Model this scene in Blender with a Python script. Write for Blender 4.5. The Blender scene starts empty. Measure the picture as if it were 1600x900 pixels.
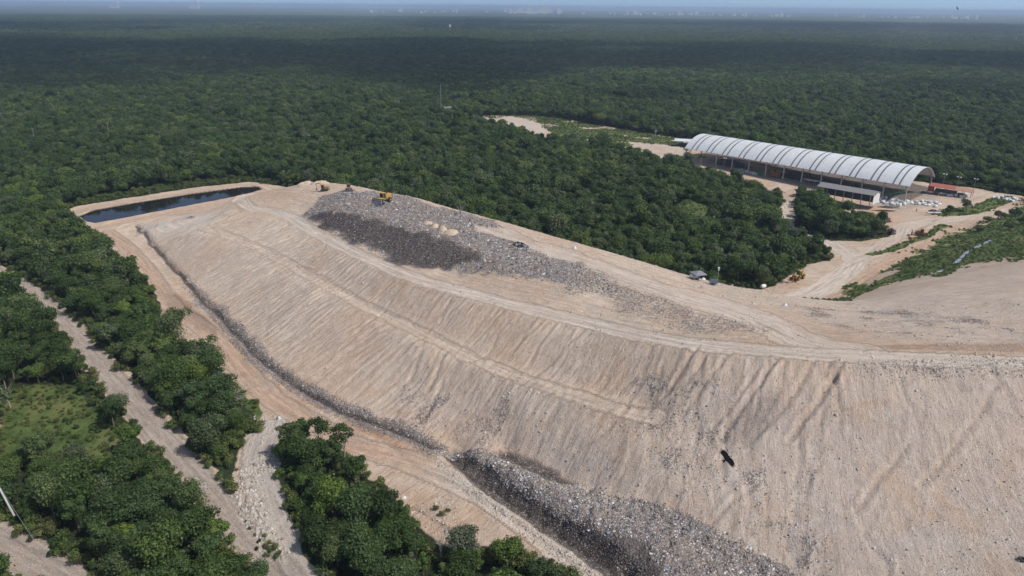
import bpy, math, random
import numpy as np
from mathutils import Vector, Matrix

SC = bpy.context.scene
random.seed(7); RNG = np.random.default_rng(7)

# ------------------------------------------------------------------ camera
CAM_H = 90.0; FPX = 1111.0
PITCH = math.atan(440 / FPX); ROLL = math.radians(0.55)
_f = Vector((0, math.cos(PITCH), -math.sin(PITCH))); _u = Vector((0, math.sin(PITCH), math.cos(PITCH))); _r = Vector((1, 0, 0))
CX = _r * math.cos(ROLL) + _u * math.sin(ROLL); CY = _u * math.cos(ROLL) - _r * math.sin(ROLL)
cam = bpy.data.cameras.new('camera'); camo = bpy.data.objects.new('camera', cam); SC.collection.objects.link(camo)
M = Matrix((CX, CY, -_f)).transposed().to_4x4(); M.translation = (0, 0, CAM_H); camo.matrix_world = M
cam.sensor_width = 36; cam.lens = 36 * FPX / 1600; cam.clip_start = 1; cam.clip_end = 60000
SC.camera = camo

# ------------------------------------------------------------------ sky, sun, exposure
SUN_AZ, SUN_EL = 112.0, 54.0          # degrees; azimuth clockwise from +Y
w = bpy.data.worlds.new("World"); SC.world = w; w.use_nodes = True
nt = w.node_tree; bg = nt.nodes['Background']
sky = nt.nodes.new('ShaderNodeTexSky'); sky.sky_type = 'NISHITA'; sky.sun_disc = False
sky.sun_elevation = math.radians(SUN_EL); sky.sun_rotation = math.radians(SUN_AZ)
sky.altitude = 50; sky.air_density = 1.0; sky.dust_density = 1.6; sky.ozone_density = 1.6
tcw = nt.nodes.new('ShaderNodeTexCoord'); sxw = nt.nodes.new('ShaderNodeSeparateXYZ'); mxw = nt.nodes.new('ShaderNodeMath'); mxw.operation = 'ADD'; mxw.inputs[1].default_value = 0.17
cxw = nt.nodes.new('ShaderNodeCombineXYZ'); mx0 = nt.nodes.new('ShaderNodeMath'); mx0.operation = 'MAXIMUM'; mx0.inputs[1].default_value = 0.0
for a_, b_ in ((tcw.outputs['Generated'], sxw.inputs[0]), (sxw.outputs[0], cxw.inputs[0]), (sxw.outputs[1], cxw.inputs[1]), (sxw.outputs[2], mx0.inputs[0]), (mx0.outputs[0], mxw.inputs[0]), (mxw.outputs[0], cxw.inputs[2]), (cxw.outputs[0], sky.inputs['Vector'])): nt.links.new(a_, b_)
nt.links.new(sky.outputs[0], bg.inputs[0]); bg.inputs[1].default_value = 0.12   # the horizon takes the clearer blue from a little higher up
sl = bpy.data.lights.new('sun', 'SUN'); sl.energy = 3.4; sl.angle = math.radians(0.6); sl.color = (1, 0.95, 0.88)
so = bpy.data.objects.new('sun', sl); SC.collection.objects.link(so)
a, e = math.radians(SUN_AZ), math.radians(SUN_EL)
SUN = Vector((math.sin(a) * math.cos(e), math.cos(a) * math.cos(e), math.sin(e)))
so.rotation_euler = SUN.to_track_quat('Z', 'Y').to_euler(); so.location = SUN * 300
SC.view_settings.view_transform = 'Standard'; SC.view_settings.look = 'None'
SC.view_settings.exposure = 0.2; SC.view_settings.gamma = 1.0; SC.view_settings.use_curve_mapping = False
SC.cycles.max_bounces = 5; SC.cycles.diffuse_bounces = 2; SC.cycles.glossy_bounces = 2
SC.cycles.transmission_bounces = 2; SC.cycles.volume_bounces = 0; SC.cycles.transparent_max_bounces = 8
SC.cycles.use_adaptive_sampling = True; SC.cycles.adaptive_threshold = 0.02

# ------------------------------------------------------------------ pixel (1600x900) -> world point
def ray(px, py):
    dx = (px - 800) / FPX; dy = (450 - py) / FPX
    v = _f + CX * dx + CY * dy
    return np.array(v)
def P(px, py, z=0.0):
    d = ray(px, py); t = (z - CAM_H) / d[2]
    return np.array([d[0] * t, d[1] * t, z])
def proj(x, y, z):
    x, y, z = np.broadcast_arrays(np.asarray(x, float), np.asarray(y, float), np.asarray(z, float)); X = np.stack([x, y, z - CAM_H], -1)
    c = X @ np.array(CX); u = X @ np.array(CY); d = X @ np.array(_f)
    d = np.where(d < 1e-3, 1e-3, d)
    return 800 + c / d * FPX, 450 - u / d * FPX, d

# ------------------------------------------------------------------ noise
def _hash(ix, iy, seed):
    h = (ix.astype(np.int64) * 374761393 + iy.astype(np.int64) * 668265263 + seed * 974634777) & 0xffffffff
    h = ((h ^ (h >> 13)) * 1274126177) & 0xffffffff
    return ((h ^ (h >> 16)) & 0xffffff) / float(0xffffff)
def vnoise(x, y, seed=0):
    ix = np.floor(x); iy = np.floor(y); fx = x - ix; fy = y - iy
    fx = fx * fx * (3 - 2 * fx); fy = fy * fy * (3 - 2 * fy)
    a = _hash(ix, iy, seed); b = _hash(ix + 1, iy, seed); c = _hash(ix, iy + 1, seed); d = _hash(ix + 1, iy + 1, seed)
    return (a + (b - a) * fx) * (1 - fy) + (c + (d - c) * fx) * fy - 0.5
def fbm(x, y, seed=0, o=4):
    s = 0; amp = 1.0
    for k in range(o):
        s = s + amp * vnoise(x * 2 ** k + k * 17.3, y * 2 ** k - k * 9.1, seed + k); amp *= 0.5
    return s
def smooth(a, b, x):
    t = np.clip((x - a) / (b - a), 0, 1); return t * t * (3 - 2 * t)

# ------------------------------------------------------------------ base heights from control lines
def dens(pts, step):
    out = []
    for a, b in zip(pts[:-1], pts[1:]):
        n = max(1, int(np.linalg.norm(b[:2] - a[:2]) / step))
        for k in range(n): out.append(a + (b - a) * k / n)
    out.append(pts[-1]); return out
def L3(*t): return [P(*p) for p in t]
CTRL = []
def line(*t, step=4.5): p = L3(*t); CTRL.extend(dens(p, step)); return p
toe = line((205,352,.3),(235,385,.3),(265,415,.3),(300,455,.3),(350,505,.3),(400,560,.3),(450,600,.3),(500,632,.3),(560,655,.4),(620,680,.6),(690,702,.8))
line((205,352,.3),(260,340,.5),(330,327,.6),(385,311,1),(415,302,2))
line((225,362,2),(260,352,3.2),(300,345,4.2),(335,338,5.5))
line((330,352,6.4),(400,375,8.2),(440,398,9),(520,445,9.5),(600,485,10),(700,533,10.4),(800,573,11),(900,603,11.6),(1010,636,12))
line((300,365,5.4),(400,396,7.8),(500,458,9),(600,510,9.7),(700,560,10.1),(800,598,10.7),(900,625,11.3),(1000,655,11.8))
crest_out = line((352,327,8.4),(390,330,9.8),(440,343,11.6),(500,380,13.3),(560,408,14.6),(640,441,15.6),(700,461,16.2),(800,487,17.3),(900,512,18.6),(1000,535,20.2),(1100,552,21.8),(1200,562,23.2),(1350,570,24.6),(1600,577,26.4),(1800,580,27))
crest_in = line((385,310,9.2),(440,325,11.8),(500,352,13.6),(560,385,14.8),(640,420,15.8),(700,438,16.4),(800,465,17.5),(900,488,18.8),(1000,510,20.4),(1100,527,22),(1200,537,23.4),(1350,548,24.8),(1600,553,26.6),(1800,556,27.2))
line((505,332,17),(575,342,18.4),(619,349,19.3),(669,363,20),(712,382,20),(744,398,19.4),(769,409,19.2),(830,430,19.3),(900,450,20))
line((478,322,13.4),(484,338,13.8),(531,368,14.6),(587,392,15.2),(625,411,15.8),(665,418,16.1),(697,420,16.4),(737,425,16.9))
far_crest = line((418,300,5),(430,296,9),(455,290,11.2),(480,286,12.6),(505,285,13.4),(530,288,13.6),(555,291,14.6),(578,295,16.6),(600,300,18.6),(640,308,19.6),(700,326,20.4),(770,344,20.4),(850,367,20),(900,380,20),(1000,410,19.4),(1060,428,18.6),(1110,440,17.8),(1160,450,17),(1200,457,16.4),(1250,465,16),(1288,470,15.5))
line((620,325,19.6),(700,350,20.2),(800,380,20),(900,415,20.2),(1000,450,20.8),(1100,480,21.4),(1200,500,22),(1300,510,22.6))
line((1330,486,19),(1400,490,21),(1500,485,22.5),(1600,475,24),(1800,460,25))
line((1400,520,23.5),(1600,525,25.6),(1800,530,26.4))
line((1360,470,13),(1420,455,14),(1500,445,17),(1600,425,20),(1800,390,22))
line((1400,428,4),(1500,392,6),(1600,362,7),(1750,320,8))
# lower slope, right part
line((1060,660,12.6),(1130,700,11.5),(1200,730,11.2),(1350,740,12.6),(1600,740,15.8),(1800,740,18))
line((1150,800,6.8),(1240,840,6.2),(1350,860,8.4),(1600,880,12.5),(1800,900,15))
line((900,690,6.0),(1000,730,7.2),(1080,770,6.8))
line((620,585,5.0),(720,625,5.4),(820,665,5.8))
# rubbish bank and trench
line((790,712,-.2),(880,752,0.2),(960,785,2.6),(1060,815,3.6),(1110,838,4),(1180,872,4),(1235,905,4))
line((745,712,2.6),(800,735,3.2),(880,772,3.6),(960,815,3.8),(1040,860,4),(1110,900,4))
LIPP = [(690,718),(752,765),(822,814),(872,846),(934,888),(974,918),(1100,1010)]
line((730,711,1.2),(772,733,1.8),(838,780,2.2),(888,812,2.2),(950,852,2.3),(1000,890,2.3),(1110,968,2.4), step=3)
line(*[(p[0] + 5, p[1] - 5, -1.4) for p in LIPP], step=3); line(*[(*p, .7) for p in LIPP], step=3)
# surroundings at ground level
line((108,330,0),(150,368,0),(200,420,0),(240,465,0),(290,515,0),(350,580,0),(430,645,0),(560,710,0),(700,760,0),(800,815,0),(900,885,0),(960,940,0),(1060,1020,0))
tr = line((1298,467,0),(1334,446,0),(1381,420,0),(1416,402,0),(1459,382,0),(1502,360,0),(1540,341,0),(1600,318,0),(1680,290,0))
line((1290,462,0),(1320,440,0),(1400,400,0),(1500,350,0),(1600,308,0))
for p in far_crest[8:-1]:            # the hidden back slope falls to the woods
    CTRL.append(np.array([p[0] + 20, p[1] + 34, 0])); CTRL.append(np.array([p[0] + 28, p[1] + 47, 0]))
for p in far_crest[1:8]:
    CTRL.append(np.array([p[0] + 6, p[1] + 24, 0])); CTRL.append(np.array([p[0] + 8, p[1] + 34, 0]))
for q in [(1215,455),(1250,440),(1280,455),(1200,440),(1150,432),(1100,420)]: CTRL.append(P(*q))
for gx in np.arange(-420, 700, 60):
    for gy in np.arange(40, 640, 60):
        p = np.array([gx, gy, 0.0]); px, py, d = proj(gx, gy, 0)
        if gy > 470 or px < 90 or (gy > 400) or (px < 300 and py > 480) or (px < 700 and py > 780): CTRL.append(p)
for q in [(300,304),(390,293),(160,345),(300,320),(128,335),(370,305),(210,322)]: CTRL.append(P(*q))
for gx in (260, 400, 600):
    for gy in (60, 160, 240): CTRL.append(np.array([gx, gy, 25.0 if gy < 200 else 20.]))
for q in ((40, 20, -2.), (90, 40, 20), (160, 20, 25), (-40, 30, 0), (10, 55, 0)): CTRL.append(np.array(q, float))
C = np.array(CTRL)
_, ui = np.unique(np.round(C[:, :2] / 1.2).astype(int), axis=0, return_index=True); C = C[ui]
D = np.linalg.norm(C[:, None, :2] - C[None, :, :2], axis=2)
n = len(C); A = np.zeros((n + 1, n + 1)); A[:n, :n] = -D - np.eye(n) * 0.02; A[n, :n] = 1; A[:n, n] = 1
W = np.linalg.solve(A, np.append(C[:, 2], 0))
BX0, BX1, BY0, BY1, BS = -460., 620., 10., 620., 1.5
bx = np.arange(BX0, BX1 + .1, BS); by = np.arange(BY0, BY1 + .1, BS)
gx, gy = np.meshgrid(bx, by); G = np.zeros(gx.size); fx_, fy_ = gx.ravel(), gy.ravel()
for i in range(0, G.size, 20000):
    s = slice(i, i + 20000)
    G[s] = -np.hypot(fx_[s, None] - C[None, :, 0], fy_[s, None] - C[None, :, 1]) @ W[:n] + W[n]
G = G.reshape(gx.shape)
def bil(Gd, x, y):
    u = np.clip((x - BX0) / BS, 0, len(bx) - 1.001); v = np.clip((y - BY0) / BS, 0, len(by) - 1.001)
    i = u.astype(int); j = v.astype(int); u = u - i; v = v - j
    return (Gd[j, i] * (1 - u) + Gd[j, i + 1] * u) * (1 - v) + (Gd[j + 1, i] * (1 - u) + Gd[j + 1, i + 1] * u) * v
def base_h(x, y):
    x = np.asarray(x, float); y = np.asarray(y, float)
    h = bil(G, x, y)
    m = smooth(0, 60, np.minimum(np.minimum(x - BX0, 600 - x), 600 - y))   # fade to flat ground outside
    h = h * m
    h = np.where((h < .35) & (h > -.6), h * .3, h)
    return h
def S(px, py):                        # where the ray of a pixel meets the ground
    d = ray(px, py); t = np.linspace(60, 900, 5000)
    x, y, z = d[0] * t, d[1] * t, CAM_H + d[2] * t
    k = np.nonzero(z < base_h(x, y))[0]
    k = k[0] if len(k) else len(t) - 1
    return np.array([x[k], y[k], float(base_h(x[k], y[k]))])

# ------------------------------------------------------------------ outlines and centre lines
def poly(*t, z=None):
    return np.array([(P(*p, z) if z is not None else (P(*p) if len(p) == 3 else S(*p)))[:2] for p in t])
def sd_poly(pg, x, y):                # signed distance, positive inside
    d = np.full(x.shape, 1e9); ins = np.zeros(x.shape, bool); m = len(pg)
    for i in range(m):
        a, b = pg[i], pg[(i + 1) % m]; ex, ey = b - a
        t = np.clip(((x - a[0]) * ex + (y - a[1]) * ey) / (ex * ex + ey * ey + 1e-9), 0, 1)
        d = np.minimum(d, np.hypot(x - a[0] - t * ex, y - a[1] - t * ey))
        c = ((a[1] > y) != (b[1] > y)) & (x < ex * (y - a[1]) / (ey if abs(ey) > 1e-9 else 1e-9) + a[0])
        ins ^= c
    return np.where(ins, d, -d)
def along(pl, x, y):                  # distance, signed side, arc length
    best = np.full(x.shape, 1e9); side = np.zeros(x.shape); arc = np.zeros(x.shape); acc = 0.0
    for a, b in zip(pl[:-1], pl[1:]):
        ex, ey = b - a; L = math.hypot(ex, ey) + 1e-9
        t = ((x - a[0]) * ex + (y - a[1]) * ey) / (L * L); tc = np.clip(t, 0, 1)
        d = np.hypot(x - a[0] - tc * ex, y - a[1] - tc * ey)
        k = d < best
        sg = np.sign((y - a[1]) * ex - (x - a[0]) * ey)
        best = np.where(k, d, best); side = np.where(k, sg * d, side); arc = np.where(k, acc + tc * L, arc); acc += L
    return best, side, arc
def curve(pl, step=4.0):              # Catmull-Rom through the points
    pl = [np.array(p, float) for p in pl]; q = [2 * pl[0] - pl[1]] + pl + [2 * pl[-1] - pl[-2]]; out = []
    for i in range(1, len(q) - 2):
        p0, p1, p2, p3 = q[i - 1:i + 3]; m = max(2, int(np.linalg.norm(p2 - p1) / step))
        for k in range(m):
            t = k / m
            out.append(.5 * (2 * p1 + (p2 - p0) * t + (2 * p0 - 5 * p1 + 4 * p2 - p3) * t * t + (3 * p1 - p0 - 3 * p2 + p3) * t ** 3))
    out.append(q[-2]); return np.array(out)
def cl(*t, z=None): return curve(poly(*t, z=z))

pond = poly((126,337),(148,328),(210,317),(300,302.5),(380,292),(402,291.5),(408,296),(385,303),(340,312),(300,319.5),(240,331),(190,341),(150,348),(138,346), z=0)
bank = poly((105,328),(150,319),(300,296),(390,286),(415,289),(432,297),(400,308),(330,322),(260,337),(205,350),(165,362),(140,357), z=0)
site_l = poly((104,327),(140,313),(200,303),(300,288),(390,279),(425,284),(438,290), z=0)
far_off = [np.array([p[0] + (7 if i < 8 else 17), p[1] + (26 if i < 8 else 30)]) for i, p in enumerate(far_crest[3:-4])]
site_r = np.vstack([poly((1120,441),(1180,452),(1205,447),(1240,425),(1262,406),(1297,402),(1303,396), z=0), poly((1286,378),(1262,360),(1246,352), z=2), poly((1222,344),(1205,330),(1208,318),(1222,308),(1226,300),(1195,292),(1150,283),(1100,268),(1072,256), z=1.5), poly((1050,249),(985,234),(930,222),(870,214),(840,210),(790,196),(752,187), z=4.5), poly((755,181),(800,178),(880,186),(980,204),(1060,216),(1110,228),(1200,246),(1300,262),(1400,276),(1465,284),(1530,291),(1560,299),(1600,306),(1680,312), z=0)])
off_r = np.array([[620, 420], [620, 20], [60, 20], [40, 40]])
site_b = np.vstack([poly((960,935),(905,905),(885,882),(862,868),(842,862),(812,842),(770,842),(705,838),(660,812),(640,790),(618,770),(595,745),(560,722),(545,705),(530,690),(440,672), z=2.5), poly((437,715),(441,765),(462,818),(492,868),(520,905),(440,905),(432,885),(408,858),(372,800),(357,752),(368,710),(384,680), z=0), poly((400,640),(385,612),(345,565),(318,535),(295,520),(262,505),(247,485),(238,440),(205,404),(165,377),(140,356),(112,333), z=5)])
site = np.vstack([site_l, np.array(far_off), site_r, off_r, site_b])
isle1 = np.vstack([poly((1243,345),(1262,355),(1300,368),(1345,372),(1388,366),(1397,352), z=0), poly((1388,335),(1345,312),(1300,298),(1262,280),(1246,274), z=5.5)])
bush2 = poly((1458,331),(1475,324),(1520,322),(1545,310),(1575,305),(1590,312),(1560,322),(1528,334),(1480,338), z=0)
glade = poly((-10,600),(60,588),(118,592),(150,625),(196,680),(190,725),(100,722),(60,710),(-10,720), z=2)
glade2 = poly((350,585),(372,600),(405,645),(395,660),(370,690),(352,640), z=0)
road_w = cl((-120,375),(-60,400),(0,427),(50,455),(100,505),(152,565),(205,625),(265,697),(325,765),(388,838),(450,895),(520,960), z=0)
road_sw = cl((-60,820),(0,848),(50,878),(95,905),(150,945), z=0)
road_per = cl((165,362),(195,385),(228,420),(252,455),(275,485),(308,507),(345,540),(385,585),(425,622),(470,652),(540,690),(620,716),(690,742),(760,778),(830,826),(890,872),(940,910),(1000,960), z=0)
road_bank = cl((118,331),(200,315.5),(300,300),(385,290),(405,290),(425,298), z=0)
road_bank2 = cl((150,357),(250,336),(330,320),(400,306), z=0)
path = cl((425,668),(408,700),(405,730),(418,770),(440,820),(470,865),(500,905), z=0)
crest = cl((392,304),(372,313),(388,322),(440,333),(500,366),(560,397),(640,431),(700,449),(800,476),(900,500),(1000,522),(1100,540),(1200,549),(1350,558),(1600,565),(1800,568))
haul2 = cl((1330,548),(1260,535),(1190,500),(1120,478),(1040,455),(960,430),(880,404),(800,378),(740,354))
bench = cl((318,357),(360,370),(420,396),(480,430),(560,475),(640,512),(720,552),(800,585),(880,612),(960,637),(1025,655))
road_e = cl((1180,475,0),(1240,465,0),(1290,448,0),(1325,425,0),(1345,405,0),(1330,390,0),(1300,372,0),(1268,352,0),(1235,337,0),(1222,315,0),(1200,290,0)) if False else cl((1225,470),(1270,458),(1310,436),(1335,412),(1338,400),(1310,378),(1275,358),(1240,340),(1222,322),(1215,300), z=0)
road_e2 = cl((1338,402),(1370,390),(1400,370),(1420,350),(1470,342),(1540,337),(1600,325), z=0)
road_e3 = cl((1300,468),(1345,438),(1400,408),(1450,382),(1500,356),(1560,330),(1640,300), z=0)
tip = poly((478,334),(505,307),(545,298),(610,303),(700,328),(760,345),(800,372),(850,395),(900,410),(960,440),(980,462),(900,450),(840,442),(770,425),(700,418),(620,410),(560,385),(510,358))
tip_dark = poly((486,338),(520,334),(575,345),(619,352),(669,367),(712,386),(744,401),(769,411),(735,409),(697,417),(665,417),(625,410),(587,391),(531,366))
tip_far = poly((860,398),(960,430),(1100,485),(1210,520),(1130,530),(1050,515),(960,480),(860,440))
bank_rub = poly((690,700),(745,705),(800,722),(880,755),(960,780),(1060,810),(1110,835),(1180,870),(1250,912),(1020,912),(975,885),(930,855),(870,822),(800,775),(735,728),(700,715))
trench = poly((690,712),(728,711),(775,737),(838,783),(888,815),(950,855),(1010,905),(965,920),(934,890),(872,848),(822,816),(752,767))
toe_rub = cl((212,352),(255,400),(300,450),(350,500),(400,552),(450,592),(520,636),(600,665),(680,700))
grass_e = poly((1300,470),(1345,450),(1400,422),(1460,385),(1505,362),(1545,342),(1610,316),(1690,300),(1690,370),(1610,400),(1540,412),(1480,425),(1420,440),(1350,456),(1330,466))
grass_e2 = cl((1365,396),(1400,386),(1440,370),(1475,352), z=0)
field = poly((752,181),(800,177),(880,185),(980,203),(1060,215),(1080,235),(1072,250),(1030,243),(985,236),(930,220),(870,212),(790,194), z=0)
field_bare = poly((755,187),(800,181),(842,192),(862,208),(840,212),(790,198), z=0)
field_bare2 = poly((985,222),(1030,224),(1072,232),(1075,252),(1040,247),(985,236), z=0)
mound2 = poly((1040,305),(1062,293),(1085,294),(1145,316),(1140,324),(1095,334),(1055,326), z=7)
litter1 = poly((590,615),(660,600),(740,600),(800,640),(760,690),(690,690),(620,670))
litter2 = poly((980,600),(1060,575),(1150,600),(1170,690),(1090,700),(1010,680),(960,680))
litter3 = poly((860,700),(1000,690),(1200,700),(1300,760),(1330,905),(1220,905),(1100,830),(960,775))
litter4 = poly((1230,480),(1340,478),(1600,500),(1600,520),(1350,530),(1260,510))
litter5 = poly((1335,572),(1600,565),(1600,590),(1340,592))
hangar_shade_floor = poly((1060,228),(1110,240),(1250,270),(1413,314),(1463,292),(1400,276),(1200,245),(1110,226), z=0)

# hazy-edged mask helper
def inn(pg, x, y, soft=2.0, warp=0.0, seed=1):
    out = np.zeros(x.shape); x0, y0 = pg.min(0) - 12; x1, y1 = pg.max(0) + 12
    k = (x > x0) & (x < x1) & (y > y0) & (y < y1)
    if not k.any(): return out
    xs, ys = x[k], y[k]; d = sd_poly(pg, xs, ys)
    if warp: d = d + warp * fbm(xs / 7, ys / 7, seed)
    out[k] = np.clip(d / soft + .5, 0, 1); return out
def strip(pl, x, y, hw, soft=1.0, warp=0.0, seed=2):
    out = np.zeros(x.shape); x0, y0 = pl.min(0) - hw - 6; x1, y1 = pl.max(0) + hw + 6
    k = (x > x0) & (x < x1) & (y > y0) & (y < y1)
    if not k.any(): return out, None, None, k
    d, sgn, arc = along(pl, x[k], y[k])
    if warp: d = d + warp * fbm(x[k] / 6, y[k] / 6, seed)
    out[k] = np.clip((hw - d) / soft + .5, 0, 1); return out, sgn, arc, k

# ------------------------------------------------------------------ ground grid (finer in the middle)
def axis(lo, hi, fine, far, grow):
    mid = list(np.arange(lo, hi, fine)); a = [hi]; s = fine
    while a[-1] < far[1]: s *= grow; a.append(a[-1] + s)
    b = [lo]; s = fine
    while b[-1] > far[0]: s *= grow; b.append(b[-1] - s)
    return np.array(b[::-1][:-1] + mid + a)
AX = axis(-170, 150, 0.52, (-26000, 26000), 1.013)
AY = np.concatenate([axis(72, 300, 0.55, (-900, 301), 1.05)[:-1], axis(72, 300, 0.55, (71, 26000), 1.013)])
AY = np.unique(np.round(AY, 3)); AY = AY[np.concatenate([[True], np.diff(AY) > .2])]
X, Y = np.meshgrid(AX, AY); nx, ny = len(AX), len(AY); print('grid', nx, ny)
x = X.ravel(); y = Y.ravel(); NV = x.size
loc = (x > BX0) & (x < BX1 + 60) & (y > BY0 - 10) & (y < BY1 + 100)
h = np.zeros(NV); h[loc] = base_h(x[loc], y[loc])
h0 = h.copy()
site_sd = np.full(NV, -99.); site_sd[loc] = sd_poly(site, x[loc], y[loc])
k = loc
wx = x + 1.2 * fbm(x / 9, y / 9, 31); wy = y + 1.2 * fbm(x / 9, y / 9, 32)

# flow coordinates: stripes run along b
flow_guide = curve(poly((340,330),(390,328),(440,340),(500,374),(560,403),(640,437),(700,456),(800,482),(900,507),(1000,530),(1100,547),(1200,556),(1350,564),(1600,570),(1800,573)), 3.0)
fa = x.copy(); fb = y.copy()
dg, sg, ar = along(flow_guide, x[k], y[k])
ar = ar + 0.9 * fbm(x[k] / 16, y[k] / 16, 77)
mound_in = (h0[k] > 0.7)
outer = sg < 0                                     # below the crest line: the slope facing the camera
fak = np.where(outer, ar, sg); fbk = np.where(outer, -sg, ar)
fa[k] = fak; fb[k] = fbk
slope_m = np.zeros(NV); slope_m[k] = smooth(0.8, 2.5, h0[k]) * smooth(0, 2.5, -sg)
top_m = np.zeros(NV); top_m[k] = smooth(3, 8, h0[k]) * smooth(0, 2.5, sg)

# masks
road = np.zeros(NV); orange = np.zeros(NV); rut = np.zeros(NV)
cls = np.zeros(NV, np.int8)           # 0 ground 1 hill 2.. roads
def lay_road(pl, hw, cid, strength=1.0, soft=1.4, warp=.8, org=0.0, rutd=.12, z=None):
    m, sgn, arc, kk = strip(pl, x, y, hw, soft, warp, seed=cid)
    road[:] = np.maximum(road, m * strength); orange[:] = np.maximum(orange * (1 - m * (org < .1)), m * org)
    c = np.zeros(NV, bool); c[kk] = m[kk] > .5
    fa[kk] = np.where(m[kk] > .35, sgn + 500, fa[kk]); fb[kk] = np.where(m[kk] > .35, arc, fb[kk])
    if rutd:
        r = np.zeros(NV); q = np.abs(np.abs(sgn) - hw * .42); r[kk] = np.exp(-(q / .45) ** 2) * m[kk]
        rut[:] = np.maximum(rut, r * (rutd / .12))
    if cid: cls[c] = cid
    return m
hill = (h0 > 0.9) & k
cls[hill] = 1
grass = np.zeros(NV); floor = np.zeros(NV); white = np.zeros(NV); trash = np.zeros(NV); dark = np.zeros(NV); rubble = np.zeros(NV)
floor[:] = smooth(1.5, -1.0, site_sd + 1.5 * fbm(x / 5, y / 5, 5)); beyond = poly((104,325),(150,317),(300,293),(390,284),(440,290),(440,270),(380,268),(100,300), z=0); floor = np.maximum(floor, inn(beyond, wx, wy, 1.5, 1))
orange += 0.6 * np.clip(fbm(x / 22, y / 22, 8) + .25, 0, 1) * (1 - floor) + .5 * smooth(14, 2, h0) * np.clip(fbm(x / 9, y / 9, 18) + .3, 0, 1) * (x > 60) * (y > 200) + .45 * smooth(1.5, .5, h0) * np.clip(fbm(x / 5, y / 5, 28) + .4, 0, 1) * (x < 40) * (y < 420)
m_rw = lay_road(road_w, 2.8, 2, .5, org=.0, rutd=.06)
m_sw = lay_road(road_sw, 3.6, 3, .5, org=.0, rutd=.06)
m_pr = lay_road(road_per, 2.9, 4, .85, org=.95, rutd=.2)
d_, s_, a_ = along(road_per, x[k], y[k])
t1 = np.zeros(NV); t1[k] = smooth(215, 245, a_) * m_pr[k]; orange = orange * (1 - .72 * t1); road = road * (1 - .72 * m_pr * (1 - t1))   # the lower half is paler
m_b1 = lay_road(road_bank, 1.9, 0, .3, org=.45, rutd=0); m_b2 = lay_road(road_bank2, 2.6, 0, .2, org=.8, rutd=.08)
m_path = lay_road(path, 3.6, 5, .5, org=0, rutd=0)
m_ha = lay_road(haul2, 5.5, 0, .8, soft=5, warp=2.5, org=.1, rutd=.12)
m_cr = lay_road(crest, 2.6, 6, .9, soft=1.6, org=.0, rutd=.18)
m_be = lay_road(bench, 1.9, 7, .45, soft=2.0, org=.35, rutd=.14)
m_e = lay_road(road_e, 4.6, 8, .95, soft=3, warp=1.5, org=.05, rutd=.08)
m_e2 = lay_road(road_e2, 5.0, 9, .6, soft=4, warp=2, org=.15, rutd=.08)
m_e3 = lay_road(road_e3, 3.4, 10, .15, soft=2, org=.9, rutd=.1)
grey = np.clip(m_rw + m_sw + m_path * .45, 0, 1)  # left road's grey also holds the cloud shade over it, put into the colour
for pl in (road_w, road_sw):
    d, *_ = along(pl, x[k], y[k]); floor[k] = np.minimum(floor[k], smooth(3.4, 5.2, d + 1.4 * fbm(x[k] / 4, y[k] / 4, 9)))
is1 = inn(isle1, wx, wy, 2); b2 = inn(bush2, wx, wy, 2); floor = np.maximum(floor, is1 * .7)
grass = np.maximum.reduce([grass, b2, is1 * .8, inn(glade, wx, wy, 5, 3), inn(glade2, wx, wy, 3, 2),
        np.clip(inn(grass_e, wx, wy, 14, 12) * (.95 + .85 * fbm((wx + wy) / 26, (wx - wy) / 7, 14)), 0, 1), strip(grass_e2, wx, wy, 2.0, 1.5, 1.5)[0],
        np.clip(inn(field, wx, wy, 5, 2) * (.66 + .75 * fbm(wx / 16, wy / 9, 15)), 0, 1), inn(mound2, wx, wy, 4, 3)])
fb_ = np.maximum(inn(field_bare, wx, wy, 3, 3), inn(field_bare2, wx, wy, 4, 5)); grass *= 1 - .9 * fb_; white = np.maximum(white, fb_ * .45)
low = poly((1120,441),(1180,452),(1205,447),(1232,428),(1205,430),(1150,422),(1100,425), z=0)
grass = np.maximum(grass, inn(low, wx, wy, 3, 1))
floor *= 1 - np.maximum.reduce([inn(glade, x, y, 4), inn(field, x, y, 3), inn(mound2, wx, wy, 2, 2)]); grey = np.maximum(grey, inn(hangar_shade_floor, x, y, 3)); grey = np.maximum(grey, .75 * inn(poly((1374,302),(1440,294),(1478,300),(1442,319),(1405,325),(1372,314), z=0), wx, wy, 3, 2)); floor_shade = .55 * inn(hangar_shade_floor, x, y, 2)  # grey hangar floor, with the shade under its roof painted in darker
white = np.maximum(white, m_path * .9); white = np.maximum(white, inn(poly((385,690),(400,660),(440,650),(430,690),(400,712), z=0), wx, wy, 2, 1.5))
# white excavated shoulder near the pond, pale lower right slope
white = np.maximum(white, inn(poly((215,356),(300,333),(350,330),(330,350),(270,372),(240,375)), wx, wy, 6, 3) * .6)
rhill = inn(poly((1285,475),(1340,462),(1420,450),(1500,430),(1700,400),(1800,540),(1400,530),(1280,500)), wx, wy, 12, 8)
pale = inn(poly((1180,600),(1400,575),(1800,580),(1800,940),(1250,940),(1150,850),(1050,740)), wx, wy, 14, 8)
pale = np.maximum(pale, .8 * rhill)
pale = np.maximum(pale, inn(poly((560,600),(700,600),(860,680),(1000,700),(1100,760),(1150,850),(1000,800),(760,710),(640,680)), wx, wy, 8, 7) * .6)
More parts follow.
